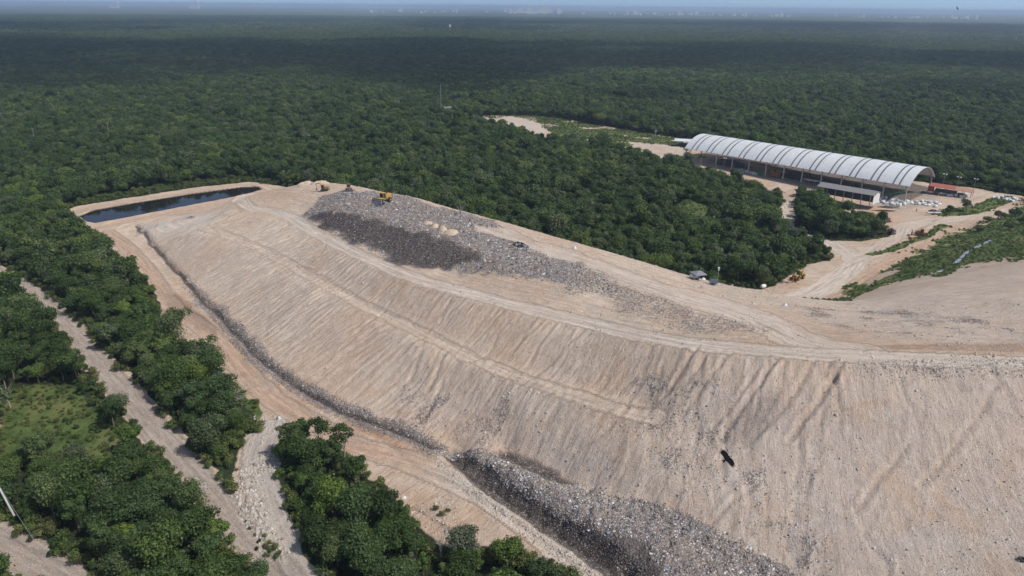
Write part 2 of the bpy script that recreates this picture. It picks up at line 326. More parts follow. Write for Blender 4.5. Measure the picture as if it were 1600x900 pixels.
# rubbish
nz = fbm(wx / 5, wy / 5, 21)
trash = np.maximum(trash, inn(tip, wx, wy, 5, 5) * (1 - .6 * smooth(-6, 28, x))); trash = np.maximum(trash, inn(tip_far, wx, wy, 8, 6) * .42)
trash = np.maximum(trash, inn(bank_rub, wx, wy, 2.5, 2.5)); trash = np.maximum(trash, .4 * inn(mound2, wx, wy, 3, 3)); grass *= 1 - .4 * inn(mound2, x, y, 3) * (vnoise(x / 9, y / 9, 88) < .05)
tr_m, tsg, tarc, tkk = strip(toe_rub, wx, wy, 2.6, 2.5, 1.5); tf = np.ones(NV); tf[tkk] = .35 + .65 * smooth(70, 120, tarc); tr_m = tr_m * tf; tdk, *_ = strip(toe_rub, wx, wy, .7, .6, .3); trash = np.maximum(trash, tr_m * .62)
for pg, st in ((litter1, .20), (litter2, .14), (litter3, .16), (litter4, .26), (litter5, .25)):
    trash = np.maximum(trash, inn(pg, wx, wy, 9, 9) * np.clip(st + .55 * nz + .25 * fbm(fa / 3, fb / 14, 23), 0, .8))
dark = np.maximum(np.maximum(floor_shade, inn(tip_dark, wx, wy, 5, 4.5)), inn(trench, wx, wy, 1.2, .8))
dark = np.maximum(dark, .7 * inn(poly((780,708),(840,722),(905,756),(890,762),(830,738),(775,720)), wx, wy, 1.8, 1.6)); dark = np.maximum(dark, .52 * inn(poly((800,780),(900,820),(1000,850),(1060,905),(960,905),(880,845)), wx, wy, 3, 2.5))
gl = poly((1085,690),(1150,640),(1220,600),(1250,620),(1180,700),(1150,730)); wetp = inn(gl, wx, wy, 5, 4) * .35
dark = np.maximum(dark, wetp)
mud = inn(poly((252,455),(285,460),(345,515),(330,530),(285,500),(258,482)), wx, wy, 2, 1)   # wet red mud by the ditch
mud2 = inn(poly((560,640),(640,690),(690,700),(640,708),(540,665)), wx, wy, 2, 2)
mud3 = inn(poly((600,610),(660,640),(740,640),(810,680),(840,705),(760,712),(700,702),(640,680),(600,650)), wx, wy, 5, 4) * .8; orange = np.clip(np.maximum(orange, np.maximum(np.maximum(mud * 1.0, mud2), mud3)), 0, 1); dark = np.maximum(dark, mud * .35)
tmk = inn(poly((735,350),(800,360),(900,400),(870,405),(800,378),(745,362)), wx, wy, 3, 1); trash *= 1 - tmk; orange = np.maximum(orange, tmk * .5)
brown = inn(poly((1330,540),(1400,540),(1600,533),(1800,530),(1800,548),(1600,549),(1400,549)), wx, wy, 1.5, 1)
orange = np.maximum(orange, .9 * brown); dark = np.maximum(dark, .3 * brown)
br2 = inn(poly((870,408),(960,425),(1080,460),(1040,462),(950,448),(900,432)), wx, wy, 5, 4); dark = np.maximum(dark, .25 * br2); orange = np.maximum(orange, br2 * .6)
trash *= 1 - np.clip(np.maximum.reduce([m_cr, m_be]), 0, 1); trash = np.clip(trash, 0, 1)
cls[(trash > .55) & (inn(tip, x, y, 1) > .5)] = 11; cls[(inn(bank_rub, x, y, 1) > .5)] = 12; cls[inn(trench, x, y, 1) > .5] = 12

# relief
n1 = np.zeros(NV)
xs, ys = x[k], y[k]
rel = .55 * fbm(xs / 18, ys / 18, 3) * np.clip(h0[k] / 6, 0, 1) + .16 * fbm(xs / 3, ys / 3, 4, 3)
a_, b_ = fak, fbk
furr = (.5 - np.abs(fbm(a_ / 2.6 + .10 * b_, b_ / 15, 41, 3))) * .24 + (vnoise(a_ / 1.0, b_ / 9, 43)) * .10
patch = np.clip(.6 + 1.4 * vnoise(xs / 22, ys / 22, 44), .15, 1.2)
rel = rel + .12 * fbm(xs / 1.6, ys / 1.6, 46, 3) * slope_m[k] + furr * slope_m[k] * patch + .12 * fbm(a_ / 2.5, b_ / 14, 45, 2) * top_m[k]
rel = rel * (1 - .85 * np.clip(road[k], 0, 1)) * (.35 + .65 * smooth(-2, 2, site_sd[k]))
tk = trash[k]
rgh = inn(poly((560,600),(660,590),(860,690),(1000,740),(1100,800),(1000,800),(860,740),(760,712),(640,680)), xs, ys, 8, 5); rel = rel + rgh * (.5 * np.abs(fbm(xs / 1.8, ys / 1.8, 53, 4)) + .35 * vnoise(xs / 4, ys / 4, 54))
rel = rel + tk * (1.0 * (np.abs(fbm(xs / 2.2, ys / 2.2, 51, 3))) + .3 * vnoise(xs / .8, ys / .8, 52))
rr_ = np.random.default_rng(33); smax = float(ar.max()); rillc = np.zeros(rel.shape); om = (outer) & (h0[k] > 1.2)
av, bv = ar[om], (-sg)[om]; acc_ = np.zeros(av.shape); cc_ = np.zeros(av.shape)
for i in range(150):
    s0 = rr_.uniform(8, smax * .95); b0 = rr_.choice([0, 0, rr_.uniform(10, 30)]) ; L_ = rr_.uniform(8, 30); w_ = rr_.uniform(.25, .5); dp = rr_.uniform(.08, .3); sl_ = rr_.uniform(-.25, .25)
    q = np.nonzero((np.abs(av - s0) < 12) & (bv > b0) & (bv < b0 + L_))[0]
    if not len(q): continue
    bb = bv[q] - b0; wig = 1.2 * vnoise(bb / 4 + i * 7.7, bb * 0, 34) + .4 * vnoise(bb / 1.1 + i * 3.1, bb * 0, 35) + sl_ * bb; win = np.clip(bb / 2, 0, 1) * np.clip((L_ - bb) / 5, 0, 1)
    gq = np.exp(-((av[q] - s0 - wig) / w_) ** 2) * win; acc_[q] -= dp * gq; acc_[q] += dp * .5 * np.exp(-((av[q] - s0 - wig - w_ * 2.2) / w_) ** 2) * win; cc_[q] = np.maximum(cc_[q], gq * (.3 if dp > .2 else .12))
tracks = np.zeros(av.shape)
for i in range(46):
    s0 = rr_.uniform(5, smax * .8); b0 = rr_.uniform(2, 34); Wd = rr_.uniform(5, 14); L_ = rr_.uniform(9, 22); sl_ = rr_.uniform(-.45, .45); pd_ = rr_.uniform(1.9, 2.7)
    q = np.nonzero((np.abs(av - s0) < Wd + 12) & (np.abs(bv - b0) < L_))[0]
    if not len(q): continue
    aa_ = av[q] - s0 + sl_ * (bv[q] - b0) + .5 * vnoise(bv[q] / 5, av[q] / 9, 70 + i); win = np.clip((Wd - np.abs(aa_)) / 1.5, 0, 1) * np.clip((L_ - np.abs(bv[q] - b0)) / 4, 0, 1)
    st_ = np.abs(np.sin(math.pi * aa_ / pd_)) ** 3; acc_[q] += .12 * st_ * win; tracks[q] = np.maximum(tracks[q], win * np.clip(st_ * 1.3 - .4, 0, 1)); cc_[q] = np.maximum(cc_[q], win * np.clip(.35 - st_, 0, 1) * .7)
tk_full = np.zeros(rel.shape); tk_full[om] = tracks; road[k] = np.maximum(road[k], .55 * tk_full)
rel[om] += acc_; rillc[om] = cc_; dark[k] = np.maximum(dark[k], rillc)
n1[k] = rel; h = h + n1
h -= .14 * rut
# pond basin, roadside windrows, ditch by the toe
ps = np.full(NV, -50.); kp = (x > pond[:, 0].min() - 30) & (x < pond[:, 0].max() + 30) & (y > pond[:, 1].min() - 30) & (y < pond[:, 1].max() + 30)
ps[kp] = sd_poly(pond, x[kp], y[kp]); h += .35 * smooth(-6, -2, ps) * smooth(0, -2, ps); h -= 2.6 * smooth(-.6, 1.2, ps); dark = np.maximum(dark, .6 * smooth(-1.3, -.3, ps)); orange = np.maximum(orange, .5 * smooth(-8, -3, ps))
m2 = np.full(NV, -50.); m2[k] = sd_poly(mound2, x[k], y[k]); h += 6.5 * smooth(-4, 9, m2)
di, *_ = along(toe_rub, xs, ys); h[k] -= .9 * np.exp(-((di - 0) / .9) ** 2) * smooth(0, 20, 200 - 0 * di)
for pl, hw, hh in ((road_per, 3.7, .35), (crest, 3.3, .3), (bench, 2.6, .22)):
    dd, ss, aa = along(pl, xs, ys); h[k] += hh * np.exp(-((dd - hw) / .5) ** 2) * np.clip(.6 + 1.2 * vnoise(aa / 5, ss, 61), 0, 1.3)
gul = []
for g_, dep in (([(1088,545),(1060,590),(1036,625)], .55), ([(1112,550),(1090,580),(1065,610)], .3), ([(1142,552),(1105,600),(1060,660)], .35), ([(1215,562),(1180,610),(1150,650),(1126,690)], .6),
            ([(1190,575),(1150,630),(1118,668)], .35), ([(1272,565),(1245,610),(1200,665),(1160,700)], .4), ([(1316,570),(1290,610),(1262,650),(1235,690)], .6),
            ([(700,470),(690,500),(680,520)], .2), ([(690,600),(672,640),(655,662)], .4), ([(612,470),(585,500),(560,520)], .25), ([(1420,700),(1380,740),(1340,800)], .35), ([(1180,760),(1130,800),(1105,830)], .3),
            ([(700,548),(680,590),(668,612)], .35), ([(662,535),(655,560),(640,600)], .25), ([(350,520),(330,500),(310,470)], .2), ([(960,660),(930,690),(900,700)], .3), ([(1560,600),(1500,690),(1440,760)], .25)):
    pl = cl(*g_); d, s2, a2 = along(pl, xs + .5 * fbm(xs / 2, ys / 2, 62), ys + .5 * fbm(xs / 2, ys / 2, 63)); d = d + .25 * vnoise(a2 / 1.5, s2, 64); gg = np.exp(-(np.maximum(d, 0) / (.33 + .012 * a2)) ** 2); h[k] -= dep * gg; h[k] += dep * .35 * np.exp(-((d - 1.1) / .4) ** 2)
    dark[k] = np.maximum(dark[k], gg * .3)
dark = np.maximum(dark, tdk * .75)
# far forest reads as one canopy sheet from afar
R = np.hypot(x, y); far = smooth(4500, 5200, R)
h += far * (5.5 + 3.5 * vnoise(x / 60, y / 60, 71) + 3 * vnoise(x / 300, y / 300, 72))
floor = np.maximum(floor, smooth(620, 700, R)); white *= 1 - far
H2 = h.reshape(ny, nx)
def ground_z(px_, py_):               # finished ground height at a point
    px_ = np.atleast_1d(np.asarray(px_, float)); py_ = np.atleast_1d(np.asarray(py_, float))
    i = np.clip(np.searchsorted(AX, px_) - 1, 0, nx - 2); j = np.clip(np.searchsorted(AY, py_) - 1, 0, ny - 2)
    u = (px_ - AX[i]) / (AX[i + 1] - AX[i]); v = (py_ - AY[j]) / (AY[j + 1] - AY[j])
    return (H2[j, i] * (1 - u) + H2[j, i + 1] * u) * (1 - v) + (H2[j + 1, i] * (1 - u) + H2[j + 1, i + 1] * u) * v
def gz(x_, y_): return float(ground_z(x_, y_)[0])
def samp(arr, px_, py_):
    i = np.clip(np.searchsorted(AX, px_), 0, nx - 1); j = np.clip(np.searchsorted(AY, py_), 0, ny - 1)
    return arr.reshape(ny, nx)[j, i]

# ------------------------------------------------------------------ node helpers and materials
def mat(name):
    m = bpy.data.materials.new(name); m.use_nodes = True; nt = m.node_tree; b = nt.nodes['Principled BSDF']; return m, nt, b
class N:
    def __init__(s, nt): s.nt = nt
    def new(s, t, **kw):
        n = s.nt.nodes.new(t)
        for k_, v in kw.items(): setattr(n, k_, v)
        return n
    def link(s, a, b): s.nt.links.new(a, b)
    def val(s, sock, v):
        if isinstance(v, (int, float)): sock.default_value = v
        elif isinstance(v, tuple): sock.default_value = v if len(v) == len(sock.default_value) else (*v, 1)
        else: s.link(v, sock)
    def math(s, op, a, b=0.0, c=0.0, clamp=False):
        n = s.new('ShaderNodeMath', operation=op, use_clamp=clamp); s.val(n.inputs[0], a); s.val(n.inputs[1], b); s.val(n.inputs[2], c); return n.outputs[0]
    def mix(s, f, a, b, mode='MIX'):
        n = s.new('ShaderNodeMix', data_type='RGBA', blend_type=mode, clamp_factor=True); s.val(n.inputs[0], f); s.val(n.inputs[6], a); s.val(n.inputs[7], b); return n.outputs[2]
    def attr(s, nm, out='Fac', typ='GEOMETRY'):
        n = s.new('ShaderNodeAttribute', attribute_name=nm, attribute_type=typ); return n.outputs[out]
    def noise(s, vec, scale, detail=3, rough=.6, dist=0.0, out='Fac'):
        n = s.new('ShaderNodeTexNoise'); s.link(vec, n.inputs['Vector']); n.inputs['Scale'].default_value = scale; n.inputs['Detail'].default_value = detail
        n.inputs['Roughness'].default_value = rough; n.inputs['Distortion'].default_value = dist; return n.outputs[out]
    def voro(s, vec, scale, out='Color', feature='F1', rnd=1.0):
        n = s.new('ShaderNodeTexVoronoi', feature=feature); s.link(vec, n.inputs['Vector']); n.inputs['Scale'].default_value = scale; n.inputs['Randomness'].default_value = rnd; return n.outputs[out]
    def ramp(s, f, stops, interp='LINEAR'):
        n = s.new('ShaderNodeValToRGB'); n.color_ramp.interpolation = interp; e = n.color_ramp.elements
        while len(e) < len(stops): e.new(.5)
        for el, (p, c) in zip(e, stops): el.position = p; el.color = (*c, 1) if isinstance(c, tuple) else (c, c, c, 1)
        s.link(f, n.inputs[0]); return n.outputs[0]
    def mapr(s, v, a, b, c=0.0, d=1.0):
        n = s.new('ShaderNodeMapRange'); s.val(n.inputs[0], v); n.inputs[1].default_value = a; n.inputs[2].default_value = b; n.inputs[3].default_value = c; n.inputs[4].default_value = d; return n.outputs[0]

def trash_ramp(g, f):
    return g.ramp(f, [(0, (.04, .038, .042)), (.17, (.11, .095, .085)), (.32, (.21, .175, .145)), (.47, (.27, .245, .225)), (.60, (.155, .16, .185)), (.73, (.36, .34, .335)), (.87, (.58, .575, .58)), (.955, (.17, .26, .37)), (.965, (.33, .25, .18)), (.995, (.42, .10, .08))], 'CONSTANT')

def earth_material():
    m, nt, b = mat('earth'); g = N(nt)
    pos = g.new('ShaderNodeNewGeometry').outputs['Position']
    A1 = g.new('ShaderNodeSeparateColor'); g.link(g.attr('mask_a', 'Color'), A1.inputs[0])
    B1 = g.new('ShaderNodeSeparateColor'); g.link(g.attr('mask_b', 'Color'), B1.inputs[0])
    C1 = g.new('ShaderNodeSeparateColor'); g.link(g.attr('mask_c', 'Color'), C1.inputs[0])
    road_, trash_, dark_ = A1.outputs[:3]; grass_, floor_, white_ = B1.outputs[:3]; orange_, slope_, pale_ = C1.outputs[:3]
    fl = g.attr('flow', 'Vector')
    mp = g.new('ShaderNodeVectorMath', operation='MULTIPLY'); g.link(fl, mp.inputs[0]); mp.inputs[1].default_value = (1, .07, 0); sf = g.new('ShaderNodeSeparateXYZ'); g.link(fl, sf.inputs[0]); grey_ = sf.outputs[2]
    streak = g.noise(mp.outputs[0], 1.1, 6, .68, .15); streak2 = g.noise(mp.outputs[0], .3, 3, .6)
    big = g.noise(pos, .035, 4, .6); mid = g.noise(pos, .35, 5, .65); fine = g.noise(pos, 3.0, 4, .7); vfine = g.noise(pos, 9.0, 2, .6)
    col = g.mix(g.mapr(big, .35, .65), (.67, .53, .40), (.57, .455, .35))
    col = g.mix(g.math('MULTIPLY', orange_, g.mapr(mid, .25, .7, .7, 1.2)), col, (.46, .265, .15))
    col = g.mix(g.math('MULTIPLY', pale_, .75), col, g.mix(g.mapr(g.noise(pos, .09, 4, .6), .4, .62), (.52, .445, .39), (.59, .485, .40)))
    col = g.mix(road_, col, g.mix(g.mapr(streak, .35, .65), (.50, .42, .345), (.60, .525, .45)))
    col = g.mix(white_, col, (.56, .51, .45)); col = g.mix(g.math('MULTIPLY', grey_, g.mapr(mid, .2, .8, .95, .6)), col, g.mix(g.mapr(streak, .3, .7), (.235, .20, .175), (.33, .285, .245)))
    # streaks down the slope and wheel lines along the roads
    sk = g.math('MULTIPLY_ADD', g.mapr(streak, .34, .66, -.24, .18), g.math('MULTIPLY_ADD', pale_, -.7, 1.0), 1.0)
    hs = g.new('ShaderNodeHueSaturation'); g.link(col, hs.inputs['Color']); g.link(sk, hs.inputs['Value']); col = hs.outputs[0]
    col = g.mix(g.math('MULTIPLY', g.mapr(streak2, .56, .70), g.math('MULTIPLY_ADD', pale_, -.25, .3)), col, (.32, .24, .185))
    col = g.mix(g.mapr(mid, .3, .75, 0, .2), col, (.32, .25, .195))
    mq = g.new('ShaderNodeVectorMath', operation='MULTIPLY'); g.link(fl, mq.inputs[0]); mq.inputs[1].default_value = (1, .42, 0); mot = g.noise(mq.outputs[0], .9, 9, .76); gp = g.noise(pos, .11, 5, .7, .6); op = g.noise(g.math('ADD', 0, 0) if False else pos, .075, 5, .72, .8)
    ns = g.math('MULTIPLY_ADD', road_, -.65, 1.0)
    col = g.mix(g.math('MULTIPLY', g.mapr(gp, .54, .68, 0, .4), ns), col, (.345, .30, .275))
    col = g.mix(g.math('MULTIPLY', g.mapr(op, .52, .66, 0, .6), ns), col, (.50, .335, .215))
    col = g.mix(g.math('MULTIPLY', g.mapr(mot, .36, .50, .30, 0), ns), col, (.27, .21, .165))
    col = g.mix(g.math('MULTIPLY', g.mapr(mot, .52, .64, 0, .4), ns), col, (.68, .61, .53))
    # pebbles: pale and dark specks
    v4 = g.new('ShaderNodeSeparateColor'); g.link(g.voro(pos, 4.3, 'Color'), v4.inputs[0]); p4 = g.math('MULTIPLY', g.math('LESS_THAN', g.voro(pos, 4.3, 'Distance'), .32), g.math('GREATER_THAN', v4.outputs[0], g.mapr(g.noise(pos, .2, 3), .35, .65, .96, .62)))
    col = g.mix(g.math('MULTIPLY', p4, .7), col, g.mix(g.math('GREATER_THAN', v4.outputs[1], .5), (.13, .11, .105), (.70, .67, .63)))
    vc = g.new('ShaderNodeSeparateColor'); g.link(g.voro(pos, 1.9, 'Color'), vc.inputs[0]); vd = g.voro(pos, 1.9, 'Distance')
    peb = g.math('MULTIPLY', g.math('LESS_THAN', vd, .22), g.math('GREATER_THAN', vc.outputs[0], g.mapr(mid, .3, .7, .95, .55)))
    col = g.mix(g.math('MULTIPLY', peb, .75), col, g.mix(g.math('GREATER_THAN', vc.outputs[1], .42), (.16, .13, .12), (.66, .62, .58)))
    col = g.mix(g.mapr(fine, .35, .7, .22, 0), col, (.17, .13, .105)); col = g.mix(g.mapr(vfine, .5, .75, 0, .35), col, (.70, .64, .57))
    # rubbish
    tc = g.voro(pos, 3.1, 'Color'); tcs = g.new('ShaderNodeSeparateColor'); g.link(tc, tcs.inputs[0])
    tc2 = g.voro(pos, 7.0, 'Color'); tcs2 = g.new('ShaderNodeSeparateColor'); g.link(tc2, tcs2.inputs[0])
    tcol = g.mix(.55, trash_ramp(g, tcs.outputs[0]), trash_ramp(g, tcs2.outputs[1]))
    tcol = g.mix(g.mapr(mid, .35, .65, .0, .55), tcol, (.20, .16, .13)); tcol = g.mix(g.mapr(g.noise(pos, .16, 4, .7), .45, .62, 0, .65), tcol, (.27, .205, .155)); tcol = g.mix(g.mapr(g.noise(pos, .3, 5, .7, .8), .56, .68, 0, .5), tcol, (.07, .065, .07))
    n_th = g.math('ADD', g.math('MULTIPLY', mid, .55), g.math('MULTIPLY', tcs.outputs[2], .55))
    tm = g.math('MULTIPLY', g.mapr(g.math('SUBTRACT', g.math('MULTIPLY', trash_, 1.45), n_th), -.04, .12), .92)
    col = g.mix(tm, col, tcol)
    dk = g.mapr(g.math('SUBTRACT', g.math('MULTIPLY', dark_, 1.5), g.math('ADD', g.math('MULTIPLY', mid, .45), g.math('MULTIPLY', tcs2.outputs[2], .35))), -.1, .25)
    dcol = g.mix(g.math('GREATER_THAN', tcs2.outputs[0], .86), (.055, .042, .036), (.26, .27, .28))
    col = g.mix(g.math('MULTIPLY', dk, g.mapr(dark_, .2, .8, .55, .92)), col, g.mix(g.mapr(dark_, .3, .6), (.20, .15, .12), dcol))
    # grass and forest floor
    gr = g.mix(g.mapr(g.noise(pos, .22, 5, .7), .38, .62), (.06, .098, .028), (.14, .185, .055)); gr = g.mix(g.mapr(fine, .3, .7, 0, .6), gr, (.03, .055, .016)); gr = g.mix(g.mapr(g.noise(pos, .07, 4, .7), .5, .64, 0, .7), gr, (.21, .185, .075))
    gm = g.mapr(g.math('SUBTRACT', g.math('MULTIPLY', grass_, 1.5), g.math('ADD', g.math('MULTIPLY', mid, .8), g.math('MULTIPLY', g.noise(pos, .12, 4, .7), .5))), -.1, .12)
    col = g.mix(gm, col, gr)
    flc = g.mix(g.mapr(fine, .35, .65), (.022, .032, .014), (.04, .05, .022))
    cd = g.new('ShaderNodeVectorMath', operation='LENGTH'); g.link(pos, cd.inputs[0])
    fn = g.noise(pos, .012, 6, .75); ff = g.noise(pos, .0012, 4, .6)
    farc = g.mix(g.mapr(fn, .35, .65), (.030, .048, .020), (.075, .105, .042)); farc = g.mix(g.mapr(ff, .45, .62, 0, .8), farc, (.12, .145, .06))
    flc = g.mix(g.mapr(cd.outputs['Value'], 3500, 5200), flc, farc)
    fm = g.mapr(g.math('SUBTRACT', g.math('MULTIPLY', floor_, 1.4), g.math('MULTIPLY', mid, .7)), -.05, .25)
    col = g.mix(fm, col, flc)
    g.link(col, b.inputs['Base Color']); b.inputs['Roughness'].default_value = .95; b.inputs['Specular IOR Level'].default_value = .15
    hgt = g.math('ADD', g.math('MULTIPLY', fine, .2), g.math('MULTIPLY', streak, .28)); hgt = g.math('ADD', hgt, g.math('MULTIPLY', g.math('MULTIPLY', mot, .9), ns)); hgt = g.math('ADD', hgt, g.math('MULTIPLY', peb, .18))
    hgt = g.math('ADD', hgt, g.math('MULTIPLY', tm, g.math('MULTIPLY', g.math('SUBTRACT', 1, g.voro(pos, 2.2, 'Distance')), .45)))
    hgt = g.math('ADD', hgt, g.math('MULTIPLY', g.mapr(cd.outputs['Value'], 3500, 5200), g.math('MULTIPLY', fn, 14)))
    bp = g.new('ShaderNodeBump'); bp.inputs['Strength'].default_value = .8; bp.inputs['Distance'].default_value = 1.0; g.link(hgt, bp.inputs['Height']); g.link(bp.outputs[0], b.inputs['Normal'])
    return m
EARTH = earth_material()

def flat(name, col, rough=.7, metal=0.0, var=.25, scale=1.5, dirt=(.25, .2, .15), spec=.4, bump=0.0):
    m, nt, b = mat(name); g = N(nt); tc = g.new('ShaderNodeTexCoord').outputs['Object']
    n_ = g.noise(tc, scale, 5, .65); c = g.mix(g.mapr(n_, .42, .75, 0, var * 2), col, dirt)
    c = g.mix(g.mapr(g.noise(tc, scale * 5, 3), .3, .7, 0, var * .6), c, tuple(v * .6 for v in col))
    g.link(c, b.inputs['Base Color']); b.inputs['Roughness'].default_value = rough; b.inputs['Metallic'].default_value = metal; b.inputs['Specular IOR Level'].default_value = spec
    if bump:
        bp = g.new('ShaderNodeBump'); bp.inputs['Strength'].default_value = bump; g.link(n_, bp.inputs['Height']); g.link(bp.outputs[0], b.inputs['Normal'])
    return m
YEL = flat('machine_yellow', (.52, .30, .04), .5, .0, .35); BLK = flat('dark_rubber', (.03, .03, .032), .85); GLS = flat('dark_glass', (.03, .04, .05), .1, 0, .05, spec=.6)
RUST = flat('rusty_steel', (.20, .09, .045), .85, .2, .4, dirt=(.08, .05, .04)); STEEL = flat('worn_steel', (.42, .44, .46), .4, .6, .3); BRN = flat('brown_paint', (.17, .10, .07), .8)
WHT = flat('white_paint', (.72, .72, .70), .5, 0, .15); GREYM = flat('grey_metal', (.33, .34, .35), .5, .3, .2); CONC = flat('concrete', (.40, .38, .35), .9, 0, .3); GRN = flat('green_paint', (.03, .27, .09), .5, 0, .15)
REDR = flat('red_roof', (.32, .085, .06), .75, 0, .35, .6, dirt=(.28, .17, .12)); DGREY = flat('dark_steel', (.09, .09, .10), .6, .3); BLUE = flat('blue_tarp', (.05, .14, .42), .6); BARK = flat('bark', (.16, .13, .105), .95, 0, .3)
PBARK = flat('pale_bark', (.33, .30, .26), .95, 0, .3); SAND = flat('sand', (.56, .43, .31), .95, 0, .35, 1.6, bump=.6); SHIRT = flat('shirt', (.10, .11, .14), .9); SKIN = flat('skin', (.22, .12, .08), .7); CANV = flat('canvas', (.20, .21, .24), .9)
BLKT = flat('black_plastic', (.015, .015, .018), .45); FEATH = flat('black_feathers', (.016, .014, .013), .75, 0, .1); ORG = flat('faded_orange', (.42, .19, .06), .6, 0, .4, dirt=(.2, .1, .06)); CITY = flat('city_render', (.8, .8, .8), .8, 0, .1, .02)

def roof_sheet():
    m, nt, b = mat('white_roof_sheet'); g = N(nt); tc = g.new('ShaderNodeTexCoord').outputs['Object']
    sp = g.new('ShaderNodeSeparateXYZ'); g.link(tc, sp.inputs[0])
    n_ = g.noise(tc, .25, 5, .7); c = g.mix(g.mapr(n_, .45, .75, 0, .4), (.70, .71, .71), (.46, .46, .45))
    mp = g.new('ShaderNodeVectorMath', operation='MULTIPLY'); g.link(tc, mp.inputs[0]); mp.inputs[1].default_value = (2.2, .12, .12)
    c = g.mix(g.mapr(g.noise(mp.outputs[0], 1, 4, .7), .55, .72, 0, .5), c, (.33, .32, .30))
    wv = g.math('SINE', g.math('MULTIPLY', sp.outputs[0], 18)); g.link(c, b.inputs['Base Color']); b.inputs['Roughness'].default_value = .45; b.inputs['Metallic'].default_value = .15
    bp = g.new('ShaderNodeBump'); bp.inputs['Strength'].default_value = .25; bp.inputs['Distance'].default_value = .05; g.link(wv, bp.inputs['Height']); g.link(bp.outputs[0], b.inputs['Normal'])
    return m
ROOF = roof_sheet(); SKYL = flat('grey_skylight_sheet', (.17, .17, .175), .4, 0, .2); GROOF = flat('grey_corrugated_roof', (.19, .195, .20), .8, 0, .3, .5)

def leaf_mat(name, stops, tr=.25):
    m, nt, b = mat(name); g = N(nt)
    oi = g.new('ShaderNodeObjectInfo'); c = g.ramp(oi.outputs['Random'], stops)
    t = g.attr('tint'); c = g.mix(g.mapr(t, 0, 1, 0, .65), c, g.mix(1, c, (.45, .48, .42), 'MULTIPLY')); c = g.mix(g.mapr(t, .72, 1, 0, .0), c, c)
    hv = g.new('ShaderNodeHueSaturation'); g.link(c, hv.inputs['Color']); g.link(g.mapr(t, 0, 1, 1.35, .7), hv.inputs['Value']); c = hv.outputs[0]
    g.link(c, b.inputs['Base Color']); b.inputs['Roughness'].default_value = .6; b.inputs['Specular IOR Level'].default_value = .25
    tl = g.new('ShaderNodeBsdfTranslucent'); g.link(g.mix(1, c, (1.1, 1.25, .6), 'MULTIPLY'), tl.inputs[0]); mx = g.new('ShaderNodeMixShader'); mx.inputs[0].default_value = tr
    g.link(b.outputs[0], mx.inputs[1]); g.link(tl.outputs[0], mx.inputs[2]); g.link(mx.outputs[0], nt.nodes['Material Output'].inputs[0]); return m
LEAF = leaf_mat('foliage', [(0, (.042, .078, .020)), (.25, (.062, .104, .026)), (.5, (.066, .110, .040)), (.68, (.092, .148, .030)), (.80, (.100, .128, .066)), (.90, (.140, .200, .036)), (1, (.125, .145, .090))])
LEAFL = leaf_mat('light_foliage', [(0, (.09, .135, .035)), (.5, (.13, .165, .05)), (1, (.16, .165, .06))])
LEAFG = leaf_mat('grey_foliage', [(0, (.085, .105, .06)), (1, (.12, .125, .08))])

# ------------------------------------------------------------------ mesh and object helpers
def mk_obj(name, me, parent=None, loc=None):
    o = bpy.data.objects.new(name, me); SC.collection.objects.link(o)
    if parent: o.parent = parent
    if loc is not None: o.location = loc
    return o
def tag(o, label=None, cat=None, group=None, kind=None):
    if label: o['label'] = label
    if cat: o['category'] = cat
    if group: o['group'] = group
    if kind: o['kind'] = kind
    return o
def thing(name, label, cat, loc=(0, 0, 0), rz=0.0, group=None):
    o = bpy.data.objects.new(name, None); SC.collection.objects.link(o); o.location = loc; o.rotation_euler = (0, 0, rz); o.empty_display_size = .5
    return tag(o, label, cat, group)
def np_mesh(name, V, F, material=None, attrs=None, smooth_=False):
    me = bpy.data.meshes.new(name); V = np.asarray(V, np.float32); F = np.asarray(F, np.int32)
    me.vertices.add(len(V)); me.vertices.foreach_set('co', V.ravel()); nf, w_ = F.shape
    me.loops.add(nf * w_); me.loops.foreach_set('vertex_index', F.ravel()); me.polygons.add(nf)
    me.polygons.foreach_set('loop_start', np.arange(0, nf * w_, w_, dtype=np.int32))
    if smooth_: me.polygons.foreach_set('use_smooth', np.ones(nf, bool))
    for k_, (dom, typ, arr) in (attrs or {}).items():
        at = me.attributes.new(k_, typ, dom); at.data.foreach_set({'FLOAT': 'value', 'FLOAT_VECTOR': 'vector', 'FLOAT_COLOR': 'color', 'INT': 'value'}[typ], np.asarray(arr).ravel())
    me.update(); 
    if material: me.materials.append(material)
    return me
